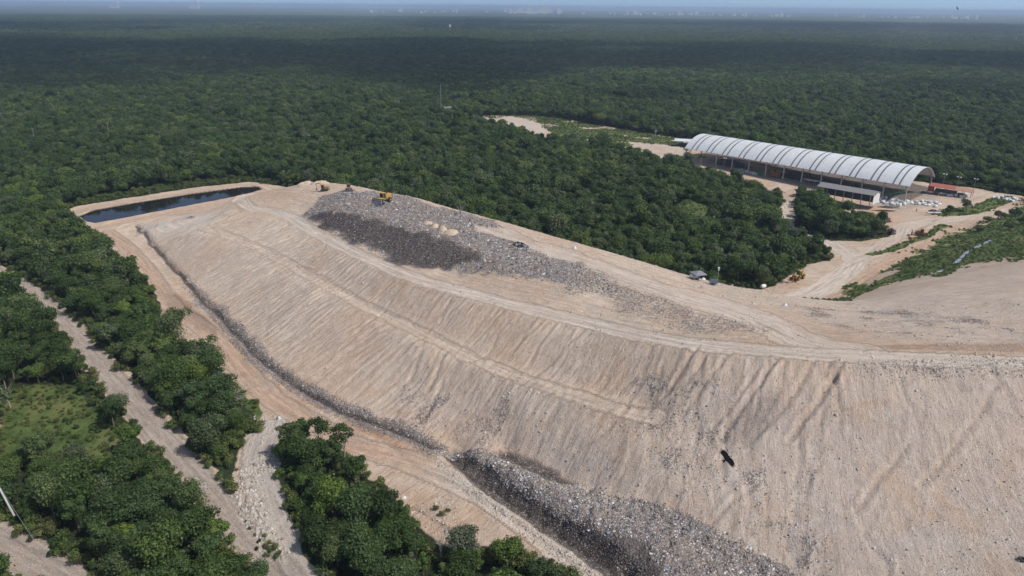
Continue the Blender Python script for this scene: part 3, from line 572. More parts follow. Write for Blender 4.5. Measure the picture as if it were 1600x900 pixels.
class MB:
    def __init__(s): s.v = []; s.f = []
    def add(s, vs, fs):
        o = len(s.v); s.v += [tuple(v) for v in vs]; s.f += [tuple(o + i for i in f) for f in fs]; return s
    def box(s, c, d, rz=0.0, ry=0.0, taper=1.0, rx=0.0):
        m_ = Matrix.Translation(c) @ Matrix.Rotation(rz, 4, 'Z') @ Matrix.Rotation(ry, 4, 'Y') @ Matrix.Rotation(rx, 4, 'X'); vs = []
        for z in (-.5, .5):
            t = taper if z > 0 else 1
            for x_, y_ in ((-.5, -.5), (.5, -.5), (.5, .5), (-.5, .5)): vs.append(m_ @ Vector((x_ * d[0] * t, y_ * d[1] * t, z * d[2])))
        return s.add(vs, [(3, 2, 1, 0), (4, 5, 6, 7), (0, 1, 5, 4), (1, 2, 6, 5), (2, 3, 7, 6), (3, 0, 4, 7)])
    def tube(s, p0, p1, r0, r1=None, n=8, cap=True):
        r1 = r0 if r1 is None else r1; p0 = Vector(p0); p1 = Vector(p1); d = (p1 - p0).normalized(); q = d.to_track_quat('Z', 'Y'); vs = []
        for p, r in ((p0, r0), (p1, r1)):
            for i in range(n): a = 2 * math.pi * i / n; vs.append(p + q @ Vector((math.cos(a) * r, math.sin(a) * r, 0)))
        fs = [(i, (i + 1) % n, n + (i + 1) % n, n + i) for i in range(n)]
        if cap: fs += [tuple(range(n - 1, -1, -1)), tuple(range(n, 2 * n))]
        return s.add(vs, fs)
    def extrude(s, prof, y0, y1):      # profile in xz, extruded along y
        n = len(prof); vs = [(p[0], y0, p[1]) for p in prof] + [(p[0], y1, p[1]) for p in prof]
        return s.add(vs, [tuple(range(n)), tuple(range(2 * n - 1, n - 1, -1))] + [(i, n + i, n + (i + 1) % n, (i + 1) % n) for i in range(n)])
    def loft(s, rings, close=True):
        n = len(rings[0]); o = []; vs = [p for r in rings for p in r]; fs = []
        for k_ in range(len(rings) - 1):
            for i in range(n): fs.append((k_ * n + i, k_ * n + (i + 1) % n, (k_ + 1) * n + (i + 1) % n, (k_ + 1) * n + i))
        if close: fs += [tuple(range(n - 1, -1, -1)), tuple(range((len(rings) - 1) * n, len(rings) * n))]
        return s.add(vs, fs)
    def build(s, name, m_, parent=None, loc=None, sm=False, bevel=0.0):
        me = bpy.data.meshes.new(name); me.from_pydata(s.v, [], s.f); me.materials.append(m_); me.update()
        import bmesh
        bm = bmesh.new(); bm.from_mesh(me); bmesh.ops.recalc_face_normals(bm, faces=bm.faces)
        if bevel: bmesh.ops.bevel(bm, geom=bm.edges[:], offset=bevel, segments=1, affect='EDGES', clamp_overlap=True)
        bm.to_mesh(me); bm.free()
        if sm: me.polygons.foreach_set('use_smooth', [True] * len(me.polygons))
        return mk_obj(name, me, parent, loc)
def copy_tree(o, parent=None):
    c = o.copy(); SC.collection.objects.link(c); c.parent = parent
    for ch in list(o.children): copy_tree(ch, c)
    return c

# ------------------------------------------------------------------ ground, hill, roads out of the one grid
gy_, gx_ = np.gradient(H2, AY, AX); nrm = np.stack([-gx_, -gy_, np.ones_like(gx_)], -1); nrm /= np.linalg.norm(nrm, axis=2, keepdims=True); nrm = nrm.reshape(-1, 3)
VV = np.stack([x, y, h], -1)
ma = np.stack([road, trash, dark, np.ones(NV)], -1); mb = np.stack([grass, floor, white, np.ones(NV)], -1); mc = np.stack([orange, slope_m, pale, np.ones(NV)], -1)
flow = np.stack([fa, fb, grey], -1)
ii = (np.arange(ny - 1)[:, None] * nx + np.arange(nx - 1)[None]).ravel(); FF = np.stack([ii, ii + 1, ii + nx + 1, ii + nx], -1)
fcx = x[FF].mean(1); fcy = y[FF].mean(1); fR = np.hypot(fcx, fcy); fc = cls[ii]
fc = np.where(fR > 4800, 20, fc)
px0, py0, pd0 = proj(fcx, fcy, h[FF].mean(1)); keepf = (fcy > 20) & (px0 > -1500) & (px0 < 3100) | (fR < 800)
NAMES = {0: ('ground', 'bare ground and forest floor round the landfill', 'ground'), 1: ('hill', 'long bare limestone-covered landfill mound with furrowed slopes', 'hill'),
 2: ('dirt_road', 'grey dirt road running through the trees at the left', 'road'), 3: ('dirt_road', 'short stretch of dirt road in the bottom left corner', 'road'),
 4: ('dirt_road', 'orange perimeter dirt road along the foot of the mound', 'road'), 5: ('gravel_path', 'white gravel path between the rubble bank and the dark tree clump', 'path'),
 6: ('dirt_road', 'pale haul road along the edge of the mound top', 'road'), 7: ('dirt_road', 'faint bench track halfway up the long slope', 'road'),
 8: ('dirt_road', 'wide pale yard road curving past the yellow loader', 'road'), 9: ('dirt_road', 'sandy road leading to the right behind the parked wrecks', 'road'),
 10: ('dirt_road', 'orange dirt track along the foot of the grassy right hill', 'road'),
 11: ('garbage', 'grey and dark heap of fresh garbage on top of the mound', 'garbage'), 12: ('garbage', 'old garbage bank along the dark trench below the slope', 'garbage'),
 20: ('distant_forest', 'flat green forest reaching to the hazy horizon', 'forest')}
for cid, (nm, lab, cat) in NAMES.items():
    sel = FF[(fc == cid) & keepf]
    if not len(sel): print('empty class', cid); continue
    u, inv = np.unique(sel, return_inverse=True); inv = inv.reshape(sel.shape)
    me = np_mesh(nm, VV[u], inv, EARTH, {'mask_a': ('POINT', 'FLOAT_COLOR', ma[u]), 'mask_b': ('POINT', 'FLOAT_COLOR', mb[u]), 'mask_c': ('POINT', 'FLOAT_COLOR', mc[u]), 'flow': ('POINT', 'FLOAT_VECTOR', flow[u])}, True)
    me.normals_split_custom_set_from_vertices(nrm[u].astype(np.float32))
    tag(mk_obj(nm, me), lab, cat, None, 'stuff' if cid in (11, 12, 20) else 'structure')

# pond and lagoon
def water_mat():
    m, nt, b = mat('dark_water'); g = N(nt); b.inputs['Base Color'].default_value = (.012, .011, .013, 1); b.inputs['Roughness'].default_value = .04; b.inputs['IOR'].default_value = 1.33
    bp = g.new('ShaderNodeBump'); bp.inputs['Strength'].default_value = .06; g.link(g.noise(g.new('ShaderNodeNewGeometry').outputs['Position'], .8, 3), bp.inputs['Height']); g.link(bp.outputs[0], b.inputs['Normal']); return m
WATER = water_mat()
c0 = pond.mean(0); pv = [(*(c0 + (p - c0) * 1.03), -.22) for p in pond]
mb_ = MB(); mb_.add([(*p[:2], p[2]) for p in pv], [tuple(range(len(pv)))]); tag(mb_.build('water', WATER), 'long rectangular pond of nearly black leachate water', 'pond', None, 'structure')
m_, nt_, b_w = mat('lagoon_water'); b_w.inputs['Base Color'].default_value = (.12, .20, .30, 1); b_w.inputs['Roughness'].default_value = .3
lg = [P(-60, 9.5), P(40, 9), P(98, 8.2), P(60, 6.2), P(-60, 4.6)]
mb_ = MB(); mb_.add([(p[0], p[1], 13.0) for p in lg], [tuple(range(len(lg)))]); tag(mb_.build('lagoon', m_), 'pale strip of lagoon water near the left end of the horizon', 'lagoon', None, 'structure')

# ------------------------------------------------------------------ foliage
def crown(name, seed, R, top, base, nleaf, leaf, lobes=7, sq=.8, sparse=0.0, mtl=None):
    r = np.random.default_rng(seed); cs = []
    for i in range(lobes):
        an = r.uniform(0, 6.28); d = R * (.62 * math.sqrt(r.uniform(.0, 1))) if i else 0
        zr = r.uniform(0, 1); z = base + (top - base) * (.45 + .40 * zr) - d * .25
        rr = R * r.uniform(.26, .54) * (1 - sparse * .35)
        z = min(z, top - rr * .85); cs.append((math.cos(an) * d, math.sin(an) * d, z, rr, r.uniform(0, 1)))
    cs = np.array(cs); wgt = cs[:, 3] ** 2; li = r.choice(lobes, nleaf, p=wgt / wgt.sum()); c = cs[li]
    v = r.normal(size=(nleaf, 3)); v[:, 2] = v[:, 2] * 1.0 + .35; v /= np.linalg.norm(v, axis=1, keepdims=True)
    rad = c[:, 3:4] * (1 - .45 * r.random((nleaf, 1)) ** 2.2) * (1 + .19 * r.normal(size=(nleaf, 1)))
    p = c[:, :3] + v * rad * np.array([1, 1, sq])
    # a skirt of hanging foliage under the lobes
    nn = v + .6 * r.normal(size=(nleaf, 3)); nn[:, 2] += .25; nn /= np.linalg.norm(nn, axis=1, keepdims=True)
    t = np.cross(nn, r.normal(size=(nleaf, 3))); t /= np.linalg.norm(t, axis=1, keepdims=True); bt = np.cross(nn, t)
    s = leaf * r.uniform(.55, 1.25, (nleaf, 1)); asp = r.uniform(.5, 1, (nleaf, 1)); bend = nn * s * r.uniform(-.25, .25, (nleaf, 1))
    V = np.stack([p - t * s * .5, p - bt * s * asp * .5 + bend, p + t * s * .5, p + bt * s * asp * .5 + bend], 1).reshape(-1, 3)
    F = np.arange(nleaf * 4).reshape(-1, 4); tint = np.repeat(np.clip(.55 * c[:, 4] + .45 * r.random(nleaf), 0, 1), 4)
    return np_mesh(name, V, F, mtl or LEAF, {'tint': ('POINT', 'FLOAT', tint.astype(np.float32))})
def trunk(name, seed, hgt, r0, spread, mtl=BARK, nl=5):
    r = random.Random(seed); b = MB(); p = Vector((0, 0, -.3)); rr = r0
    for i in range(4):
        q = p + Vector((r.uniform(-.15, .15), r.uniform(-.15, .15), hgt * .62 / 4 + .1)); b.tube(p, q, rr, rr * .84, 7, False); p = q; rr *= .84
    for i in range(nl):
        a = i * 6.28 / nl + r.uniform(-.4, .4); st = Vector((0, 0, hgt * r.uniform(.3, .58))); en = Vector((math.cos(a) * spread, math.sin(a) * spread, hgt * r.uniform(.7, .9)))
        md = (st + en) / 2 + Vector((0, 0, .3)); b.tube(st, md, rr * .6, rr * .4, 5, False); b.tube(md, en, rr * .4, rr * .12, 5, False)
    me = bpy.data.meshes.new(name); me.from_pydata(b.v, [], b.f); me.materials.append(mtl); me.update(); return me
NEAR = []
for i in range(9):
    R_ = [3.1, 2.7, 3.5, 2.4, 3.2, 2.9, 3.7, 2.6, 3.3][i]; tp = [6.6, 5.8, 7.3, 5.2, 7.8, 6.2, 7.0, 6.6, 5.6][i]
    NEAR.append((crown('crown', 100 + i, R_, tp, .9, 5200, .34, 10 + i % 4, .85, sparse=(.9 if i in (4, 7) else 0)), trunk('trunk', i, tp, .16, R_ * .6), R_))
def hid(name, me):
    o = bpy.data.objects.new(name, me); return o
def coll(name, meshes):
    c = bpy.data.collections.new(name)
    for i, me in enumerate(meshes): c.objects.link(hid('%s_%02d' % (name, i), me))
    return c
MID = coll('mid_tree', [crown('crown', 200 + i, [3.2, 2.8, 3.6, 2.5, 3.3, 3.0, 3.8, 2.7][i], [7.0, 6.0, 7.6, 5.4, 8.0, 6.5, 7.2, 6.8][i], .6, 1900, .54, 9 + i % 4) for i in range(8)])
def clump_mesh(seed, n=420, leaf=1.5, Rr=7.0):
    r = np.random.default_rng(seed); return crown('clump', seed, Rr, 8.2, 1.0, n, leaf, 11, .55)
CLUMP = coll('clump', [clump_mesh(300 + i, 520, 1.35) for i in range(6)])
CLUMP2 = coll('bigclump', [crown('clump', 400 + i, 20, 9.5, 0, 420, 4.2, 14, .25) for i in range(5)])
SHRUB = coll('shrub', [crown('shrub', 500 + i, [1.2, 1.5, .9, 1.3][i], [1.5, 2.1, 1.2, 1.8][i], -.1, 560, .28, 5, .8, mtl=LEAFL if i % 2 else None) for i in range(4)])
TUFT = coll('tuft', [crown('tuft', 600 + i, .7, .55, -.1, 90, .3, 4, .6, mtl=LEAFL) for i in range(3)])

def scatter(name, pts, scl, cl_, nproto, label, cat, seed=0, kind='stuff'):
    r = np.random.default_rng(seed); n = len(pts)
    if n == 0: return None
    me = bpy.data.meshes.new(name); me.vertices.add(n); me.vertices.foreach_set('co', np.asarray(pts, np.float32).ravel())
    for nm, typ, arr, key in (('rot', 'FLOAT', r.uniform(0, 6.28, n).astype(np.float32), 'value'), ('scl', 'FLOAT_VECTOR', np.asarray(scl, np.float32), 'vector'), ('idx', 'INT', r.integers(0, nproto, n).astype(np.int32), 'value')):
        at = me.attributes.new(nm, typ, 'POINT'); at.data.foreach_set(key, arr.ravel())
    o = mk_obj(name, me); g = bpy.data.node_groups.new(name, 'GeometryNodeTree')
    g.interface.new_socket('Geometry', in_out='INPUT', socket_type='NodeSocketGeometry'); g.interface.new_socket('Geometry', in_out='OUTPUT', socket_type='NodeSocketGeometry')
    gi = g.nodes.new('NodeGroupInput'); go = g.nodes.new('NodeGroupOutput'); ip = g.nodes.new('GeometryNodeInstanceOnPoints'); ci = g.nodes.new('GeometryNodeCollectionInfo')
    ci.inputs[0].default_value = cl_; ci.inputs[1].default_value = True; ci.inputs[2].default_value = True
    def na(nm, dt):
        q = g.nodes.new('GeometryNodeInputNamedAttribute'); q.data_type = dt; q.inputs[0].default_value = nm; return [s for s in q.outputs if s.enabled and s.name == 'Attribute'][0]
    cx = g.nodes.new('ShaderNodeCombineXYZ'); L = g.links.new
    L(gi.outputs[0], ip.inputs['Points']); L(ci.outputs[0], ip.inputs['Instance']); ip.inputs['Pick Instance'].default_value = True
    L(na('idx', 'INT'), ip.inputs['Instance Index']); L(na('rot', 'FLOAT'), cx.inputs[2]); L(cx.outputs[0], ip.inputs['Rotation']); L(na('scl', 'FLOAT_VECTOR'), ip.inputs['Scale']); L(ip.outputs[0], go.inputs[0])
    md = o.modifiers.new('scatter', 'NODES'); md.node_group = g
    return tag(o, label, cat, None, kind)

def jgrid(x0, x1, y0, y1, s, seed):
    r = np.random.default_rng(seed); a, b = np.meshgrid(np.arange(x0, x1, s), np.arange(y0, y1, s * .87)); a = a + (np.arange(a.shape[0])[:, None] % 2) * s * .5
    a = a.ravel(); b = b.ravel(); return a + r.uniform(-.32, .32, a.size) * s, b + r.uniform(-.32, .32, a.size) * s, r
def inframe(a, b, z, mg=160):
    px, py, d = proj(a, b, z); return (d > 5) & (px > -mg) & (px < 1600 + mg) & (py < 900 + mg * 1.1)
def wooded(a, b, marg=1.8):           # True where trees may stand
    lo = (a > BX0 - 50) & (a < BX1 + 60) & (b < 640); ok = np.ones(a.shape, bool); s_ = np.full(a.shape, -99.); s_[lo] = sd_poly(site, a[lo], b[lo])
    ok &= s_ < -marg
    for pl, hw in ((road_w, 3.6), (road_sw, 3.6)):
        d, *_ = along(pl, a[lo], b[lo]); t = np.ones(a.shape, bool); t[lo] = d > hw + marg - .3; ok &= t
    for pg in (glade, glade2, mound2):
        t = np.full(a.shape, -99.); t[lo] = sd_poly(pg, a[lo], b[lo]); ok &= t < .6
    for pg in (isle1,):
        t = np.full(a.shape, -99.); t[lo] = sd_poly(pg, a[lo], b[lo]); ok |= t > 1.6
    # a strip of road far left and small far clearings
    return ok
ta, tb, r_ = jgrid(-760, 900, 40, 950, 4.3, 11)
kk = inframe(ta, tb, 0) & (np.hypot(ta, tb) < 950); ta, tb = ta[kk], tb[kk]; kk = wooded(ta, tb); ta, tb = ta[kk], tb[kk]
keep = fbm(ta / 30, tb / 30, 91) > -.62; ta, tb = ta[keep], tb[keep]; tz = ground_z(ta, tb); tR = np.hypot(ta, tb)
px_, py_, d_ = proj(ta, tb, tz + 4); vis = (px_ > 2) & (px_ < 1598) & (py_ < 915)
order = np.argsort(np.where(vis, np.sqrt(tR ** 2 + 85 ** 2), 1e9)); pick = order[:284]
def zone(a, b):
    pp = np.array([[a, b]]); q = np.array([a]); w_ = np.array([b])
    d, s, ar_ = along(road_w, q, w_)
    if sd_poly(isle1, q, w_)[0] > 0: return ('tree with a dark rounded crown in the island between the yard road and the grey-roofed shed', 'trees of the island by the grey-roofed shed')
    ppx, ppy, _ = proj(a, b, 0)
    dsw, ssw, _ = along(road_sw, q, w_)
    if s[0] < 0:
        if ssw[0] < 0: return ('low tree in the bottom left corner below the short dirt road', 'trees in the bottom left corner below the short dirt road')
        gd_ = -sd_poly(glade, q, w_)[0]
        if gd_ < 9: return ('bushy tree bordering the grassy glade left of the grey road', 'trees around the grassy glade')
        if d[0] < 9: return ('dense tree lining the left side of the grey dirt road', 'trees lining the left side of the grey dirt road')
        if ppy > 700: return ('dense green tree in the thicket near the leaning utility pole in the lower left', 'trees of the lower left thicket')
        return ('green tree in the upper left thicket beyond the grassy glade', 'trees of the upper left thicket')
    if ppx > 425 and ppy > 640: return ('dark green tree in the clump between the white gravel path and the orange perimeter road', 'trees of the clump beside the gravel path')
    if d[0] < 10: return ('dense tree lining the right side of the grey dirt road', 'trees lining the right side of the grey dirt road')
    return ('green tree in the belt between the grey dirt road and the perimeter road', 'trees of the belt beside the perimeter road')
# the road lists run from far to near, so side < 0 lies to the west
for q in pick:
    mcr, mtr, R0 = NEAR[random.randrange(len(NEAR))]; lab, grp = zone(ta[q], tb[q]); s = random.choice([random.uniform(.62, .9), random.uniform(.85, 1.2), random.uniform(1.0, 1.35)])
    t = thing('tree', lab, 'tree', (ta[q], tb[q], tz[q]), random.uniform(0, 6.28), grp); t.scale = (s, s, s * random.uniform(.85, 1.15))
    mk_obj('crown', mcr, t); mk_obj('trunk', mtr, t)
rest = np.ones(len(ta), bool); rest[pick] = False
def hvar(a, b): return 1 + .4 * fbm(a / 40, b / 40, 92) + .25 * (_hash(np.floor(a), np.floor(b), 5) > .88)
ra, rb, rz_ = ta[rest], tb[rest], tz[rest]; rn = len(ra); sc_ = RNG.uniform(.66, 1.26, rn) * hvar(ra, rb)
scatter('forest', np.stack([ra, rb, rz_], -1), np.stack([sc_, sc_, sc_ * RNG.uniform(.85, 1.2, rn)], -1), MID, 8, 'dense green tropical forest around the landfill and the hangar', 'forest', 1)
# understorey at the wood's edges
ua, ub, r_ = jgrid(-400, 420, 60, 520, 2.1, 12); kk = inframe(ua, ub, 0); ua, ub = ua[kk], ub[kk]
e0 = wooded(ua, ub, -.6); e1 = ~wooded(ua, ub, 4.5); kk = e0 & e1 & (RNG.random(len(ua)) < .75) & ~((sd_poly(glade, ua, ub) > -1) & (RNG.random(len(ua)) < .5)); ua, ub = ua[kk], ub[kk]; sc_ = RNG.uniform(.7, 1.4, len(ua))
bx_ = np.array([beyond.min(0), beyond.max(0)]); qa, qb, r_ = jgrid(bx_[0, 0], bx_[1, 0], bx_[0, 1], bx_[1, 1], 1.9, 19); kq = (sd_poly(beyond, qa, qb) > -.5) & (sd_poly(site, qa, qb) > 0)
rs_ = np.array([P(*q)[:2] for q in [(398,836),(405,846),(414,852),(422,858),(430,866),(436,862),(412,838),(420,846),(362,750),(366,762),(384,815),(390,826),(370,735),(428,853),(402,858),(416,866),(681,797),(700,800),(690,806)]])
qa, qb = np.concatenate([qa[kq], rs_[:, 0]]), np.concatenate([qb[kq], rs_[:, 1]]); ua = np.concatenate([ua, qa]); ub = np.concatenate([ub, qb]); sc_ = np.concatenate([sc_, RNG.uniform(.5, 1.1, len(qa) - len(rs_)), RNG.uniform(.35, .7, len(rs_))])
# shrubs in the open grass
ga, gb, r_ = jgrid(-300, 420, 60, 640, 1.6, 13); kk = inframe(ga, gb, 0); ga, gb = ga[kk], gb[kk]; gm = samp(grass, ga, gb); gg_ = fbm(ga / 9, gb / 9, 95)
k1 = (gm > .35) & (gg_ > np.where(ga < 0, -.05, .3)) & (RNG.random(len(ga)) < np.where((ga > 60) & (gb < 420), .09, .4)); sa, sb = ga[k1], gb[k1]
ua = np.concatenate([ua, sa]); ub = np.concatenate([ub, sb]); sc_ = np.concatenate([sc_, RNG.uniform(.35, .8, len(sa))])
scatter('undergrowth', np.stack([ua, ub, ground_z(ua, ub)], -1), np.stack([sc_, sc_, sc_], -1), SHRUB, 4, 'low leafy undergrowth along the forest edges and in the grass', 'undergrowth', 2)
k2 = (gm > .3) & (RNG.random(len(ga)) < .55); sa, sb = ga[k2], gb[k2]; s2_ = RNG.uniform(.5, 1.3, len(sa))
scatter('grass', np.stack([sa, sb, ground_z(sa, sb)], -1), np.stack([s2_] * 3, -1), TUFT, 3, 'patchy bright green grass and weeds on open ground', 'grass', 3)
# farther woods
fa2, fb2, r_ = jgrid(-2900, 2900, 500, 3300, 8.2, 14); rr = np.hypot(fa2, fb2); kk = inframe(fa2, fb2, 0) & (rr >= 945) & (rr < 2700); fa2, fb2 = fa2[kk], fb2[kk]; n_ = len(fa2); print('clumps', n_)
s3 = RNG.uniform(.8, 1.15, n_) * (1 + .2 * fbm(fa2 / 60, fb2 / 60, 96)); scatter('forest', np.stack([fa2, fb2, np.zeros(n_) - .3], -1), np.stack([s3, s3, s3 * RNG.uniform(.8, 1.2, n_)], -1), CLUMP, 6, 'unbroken dark green forest beyond the cleared field', 'forest', 4)
fa3, fb3, r_ = jgrid(-5600, 5600, 1500, 7000, 26, 15); rr = np.hypot(fa3, fb3); kk = inframe(fa3, fb3, 0) & (rr >= 2650) & (rr < 6500); fa3, fb3 = fa3[kk], fb3[kk]; n_ = len(fa3); print('bigclumps', n_)
rr = rr[kk]; s4 = RNG.uniform(.8, 1.2, n_); zz = np.where(rr > 4700, 4.5, -.5); scatter('forest', np.stack([fa3, fb3, zz], -1), np.stack([s4, s4, np.where(rr > 4700, .6, 1) * RNG.uniform(.7, 1.3, n_)], -1), CLUMP2, 5, 'far forest fading toward the horizon', 'forest', 5)
# ==== OBJECTS ====
def at(px, py, z=None): return tuple(P(px, py, z)) if z is not None else tuple(S(px, py))
def onground(px, py): p = S(px, py); return (p[0], p[1], gz(p[0], p[1]))
# ---- open-sided arched hangar
FL_, FR_ = P(1071, 251), P(1413, 314); axv = (FR_ - FL_); HL = float(np.linalg.norm(axv)); hrz = math.atan2(axv[1], axv[0]); SP = 33.5; EZ, AZ_ = 8.0, 14.8
hg = thing('hangar', 'long open-sided hangar under a white arched roof with paired grey strips', 'hangar', tuple(FL_), hrz)
sag = AZ_ - EZ; rad = (SP * SP / 4 + sag * sag) / (2 * sag); zc = AZ_ - rad; am = math.asin(SP / 2 / rad)
def arcp(t, dr=0.0): an = -am * 1.03 + 2 * am * 1.03 * t; return (SP / 2 + math.sin(an) * (rad + dr), zc + math.cos(an) * (rad + dr))
def arc_strip(b, x0, x1, d0, d1, n=40):
    rings = []
    for k_ in range(n + 1):
        (y0, z0), (y1, z1) = arcp(k_ / n, d0), arcp(k_ / n, d1); rings.append([(x0, y0, z0), (x1, y0, z0), (x1, y1, z1), (x0, y1, z1)])
    b.loft(rings)
arc_b = MB(); BAY = HL / 12
for i in range(12):
    arc_strip(arc_b, -1.2 + i * (HL + 2.4) / 12 + .01, -1.2 + (i + 1) * (HL + 2.4) / 12 - .01, 0, .12 + .03 * (i % 2))
arc_b.build('roof', ROOF, hg, sm=False)
for i in range(12):
    for o_ in (-1.55, 1.55):
        if i == 0 and o_ < 0: pass
        b = MB(); xc = (i + .5) * BAY + o_ + random.uniform(-.2, .2); arc_strip(b, xc - .42, xc + .42, .10, .19); b.build('skylight_strip', SKYL, hg)
for i in range(13):
    for yy in (0, SP):
        b = MB(); b.box((i * BAY, yy, EZ / 2 - .1), (.55, .55, EZ + .2)); b.box((i * BAY, yy, .25), (1.0, 1.0, .5)); b.build('column', CONC if yy == 0 else GREYM, hg)
for i in range(13):
    b = MB(); n_ = 16
    for k_ in range(n_):
        for dr in (-.15, -1.25):
            y0, z0 = arcp(k_ / n_, dr); y1, z1 = arcp((k_ + 1) / n_, dr); b.tube((i * BAY, y0, z0), (i * BAY, y1, z1), .09, n=4, cap=False)
        y0, z0 = arcp(k_ / n_, -.15); y1, z1 = arcp((k_ + .5) / n_, -1.25); y2, z2 = arcp((k_ + 1) / n_, -.15)
        b.tube((i * BAY, y0, z0), (i * BAY, y1, z1), .06, n=4, cap=False); b.tube((i * BAY, y1, z1), (i * BAY, y2, z2), .06, n=4, cap=False)
    b.build('arch_truss', GREYM, hg)
for yy in (0.0, SP):
    b = MB(); b.box((HL / 2, yy, EZ - .25), (HL + 2, .25, .5)); b.build('eave_beam', GREYM, hg)
def hp(u, v, z=0): q = Vector((math.cos(hrz) * u - math.sin(hrz) * v, math.sin(hrz) * u + math.cos(hrz) * v, z)) + Vector(FL_); return (q.x, q.y, q.z + gz(q.x, q.y))
# ---- sorting belt and pale trailer roof under the hangar
def conveyor(u, v, rz, L_, rise, m_, lab, wid=1.6):
    t = thing('conveyor', lab, 'conveyor', hp(u, v), hrz + rz); an = math.atan2(rise, L_)
    b = MB(); b.box((L_ / 2, 0, 1.2 + rise / 2), (math.hypot(L_, rise), wid, .5), ry=-an); b.build('belt_frame', m_, t)
    b = MB(); b.box((L_ / 2, 0, 1.49 + rise / 2), (math.hypot(L_, rise) - .2, wid * .7, .06), ry=-an); b.build('belt', BLK, t)
    for f_ in (.12, .5, .88):
        for sy in (-1, 1):
            b = MB(); b.box((L_ * f_, sy * wid * .42, (1.0 + rise * f_) / 2), (.18, .18, 1.0 + rise * f_)); b.build('leg', m_, t)
    return t
conveyor(116, 5, .25, 13, 3.6, GRN, 'green inclined conveyor under the right end of the hangar')
conveyor(47, 3, 0, 6, 1.6, GRN, 'small green conveyor under the left part of the hangar')
tr_ = thing('sorting_platform', 'long pale blue-white sorting platform just inside the hangar', 'platform', hp(77, 3.5), hrz)
b = MB(); b.box((9.5, 0, 3.0), (19, 2.6, .25)); b.build('deck', WHT, tr_); b = MB(); b.box((9.5, -1.3, 3.7), (19, .08, .08)); b.box((9.5, -1.3, 3.35), (19, .05, .3)); b.build('railing', GREYM, tr_)
for i in range(7):
    b = MB(); b.box((.3 + i * 3.06, -1.0, 1.45), (.22, .22, 2.9)); b.build('leg', GREYM, tr_)
tr_ = thing('sorting_machine', 'rust brown and orange sorting machine in the hangar shade', 'machine', hp(55, 7), hrz)
b = MB(); b.box((3, 0, 1.6), (6, 3, 2.6)); b.box((1, 0, 3.4), (2.2, 2.2, 1.2), taper=1.5); b.build('housing', ORG, tr_, bevel=.05); b = MB(); b.tube((6, 0, 1.8), (9, 0, 2.6), .8); b.build('drum', RUST, tr_)
# rubbish lying in the hangar
def lump_mesh(seed, n=40, hgt=.6, rough_=.3):
    r = np.random.default_rng(seed); V = [(0, 0, hgt)]; F = []; rings = 5; seg = 16
    for k_ in range(1, rings + 1):
        for i in range(seg):
            a = i * 6.283 / seg; t = k_ / rings; V.append((math.cos(a) * t * (1 + r.uniform(-rough_, rough_) * .4), math.sin(a) * t * (1 + r.uniform(-rough_, rough_) * .4), hgt * max(0, (1 - t ** 1.6)) * (1 + r.uniform(-rough_, rough_)) - (.1 if k_ == rings else 0)))
    F += [(0, 1 + i, 1 + (i + 1) % seg) for i in range(seg)]
    for k_ in range(rings - 1):
        for i in range(seg): a = 1 + k_ * seg + i; b_ = 1 + k_ * seg + (i + 1) % seg; F.append((a, a + seg, b_ + seg, b_))
    return V, F
TRM, nt_, b_t = mat('loose_garbage'); g_ = N(nt_); pc = g_.new('ShaderNodeNewGeometry').outputs['Position']; s_ = g_.new('ShaderNodeSeparateColor'); g_.link(g_.voro(pc, 3.0), s_.inputs[0]); g_.link(trash_ramp(g_, s_.outputs[0]), b_t.inputs['Base Color'])
bp_ = g_.new('ShaderNodeBump'); bp_.inputs['Strength'].default_value = 1; bp_.inputs['Distance'].default_value = .5; g_.link(s_.outputs[1], bp_.inputs['Height']); g_.link(bp_.outputs[0], b_t.inputs['Normal'])
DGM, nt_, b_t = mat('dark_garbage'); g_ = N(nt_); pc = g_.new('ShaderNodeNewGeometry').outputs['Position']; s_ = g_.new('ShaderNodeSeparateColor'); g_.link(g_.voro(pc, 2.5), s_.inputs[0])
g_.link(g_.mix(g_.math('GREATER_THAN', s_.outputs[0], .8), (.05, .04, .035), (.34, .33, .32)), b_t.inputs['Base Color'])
def heap(name, lab, cat, loc, sx, sy, h_, m_, rz=0, seed=0, group=None, sm=False):
    V, F = lump_mesh(seed, hgt=h_); mb = MB(); mb.add([(v[0] * sx, v[1] * sy, v[2]) for v in V], F); o = mb.build(name, m_, None, loc, sm); o.rotation_euler = (0, 0, rz); return tag(o, lab, cat, group)
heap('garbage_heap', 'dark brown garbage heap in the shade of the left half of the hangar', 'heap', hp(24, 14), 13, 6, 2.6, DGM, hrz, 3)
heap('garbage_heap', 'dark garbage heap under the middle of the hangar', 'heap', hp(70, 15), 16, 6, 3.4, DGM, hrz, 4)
heap('garbage_heap', 'dark garbage heap behind the grey-roofed shed inside the hangar', 'heap', hp(100, 14), 13, 6, 2.8, DGM, hrz, 5)
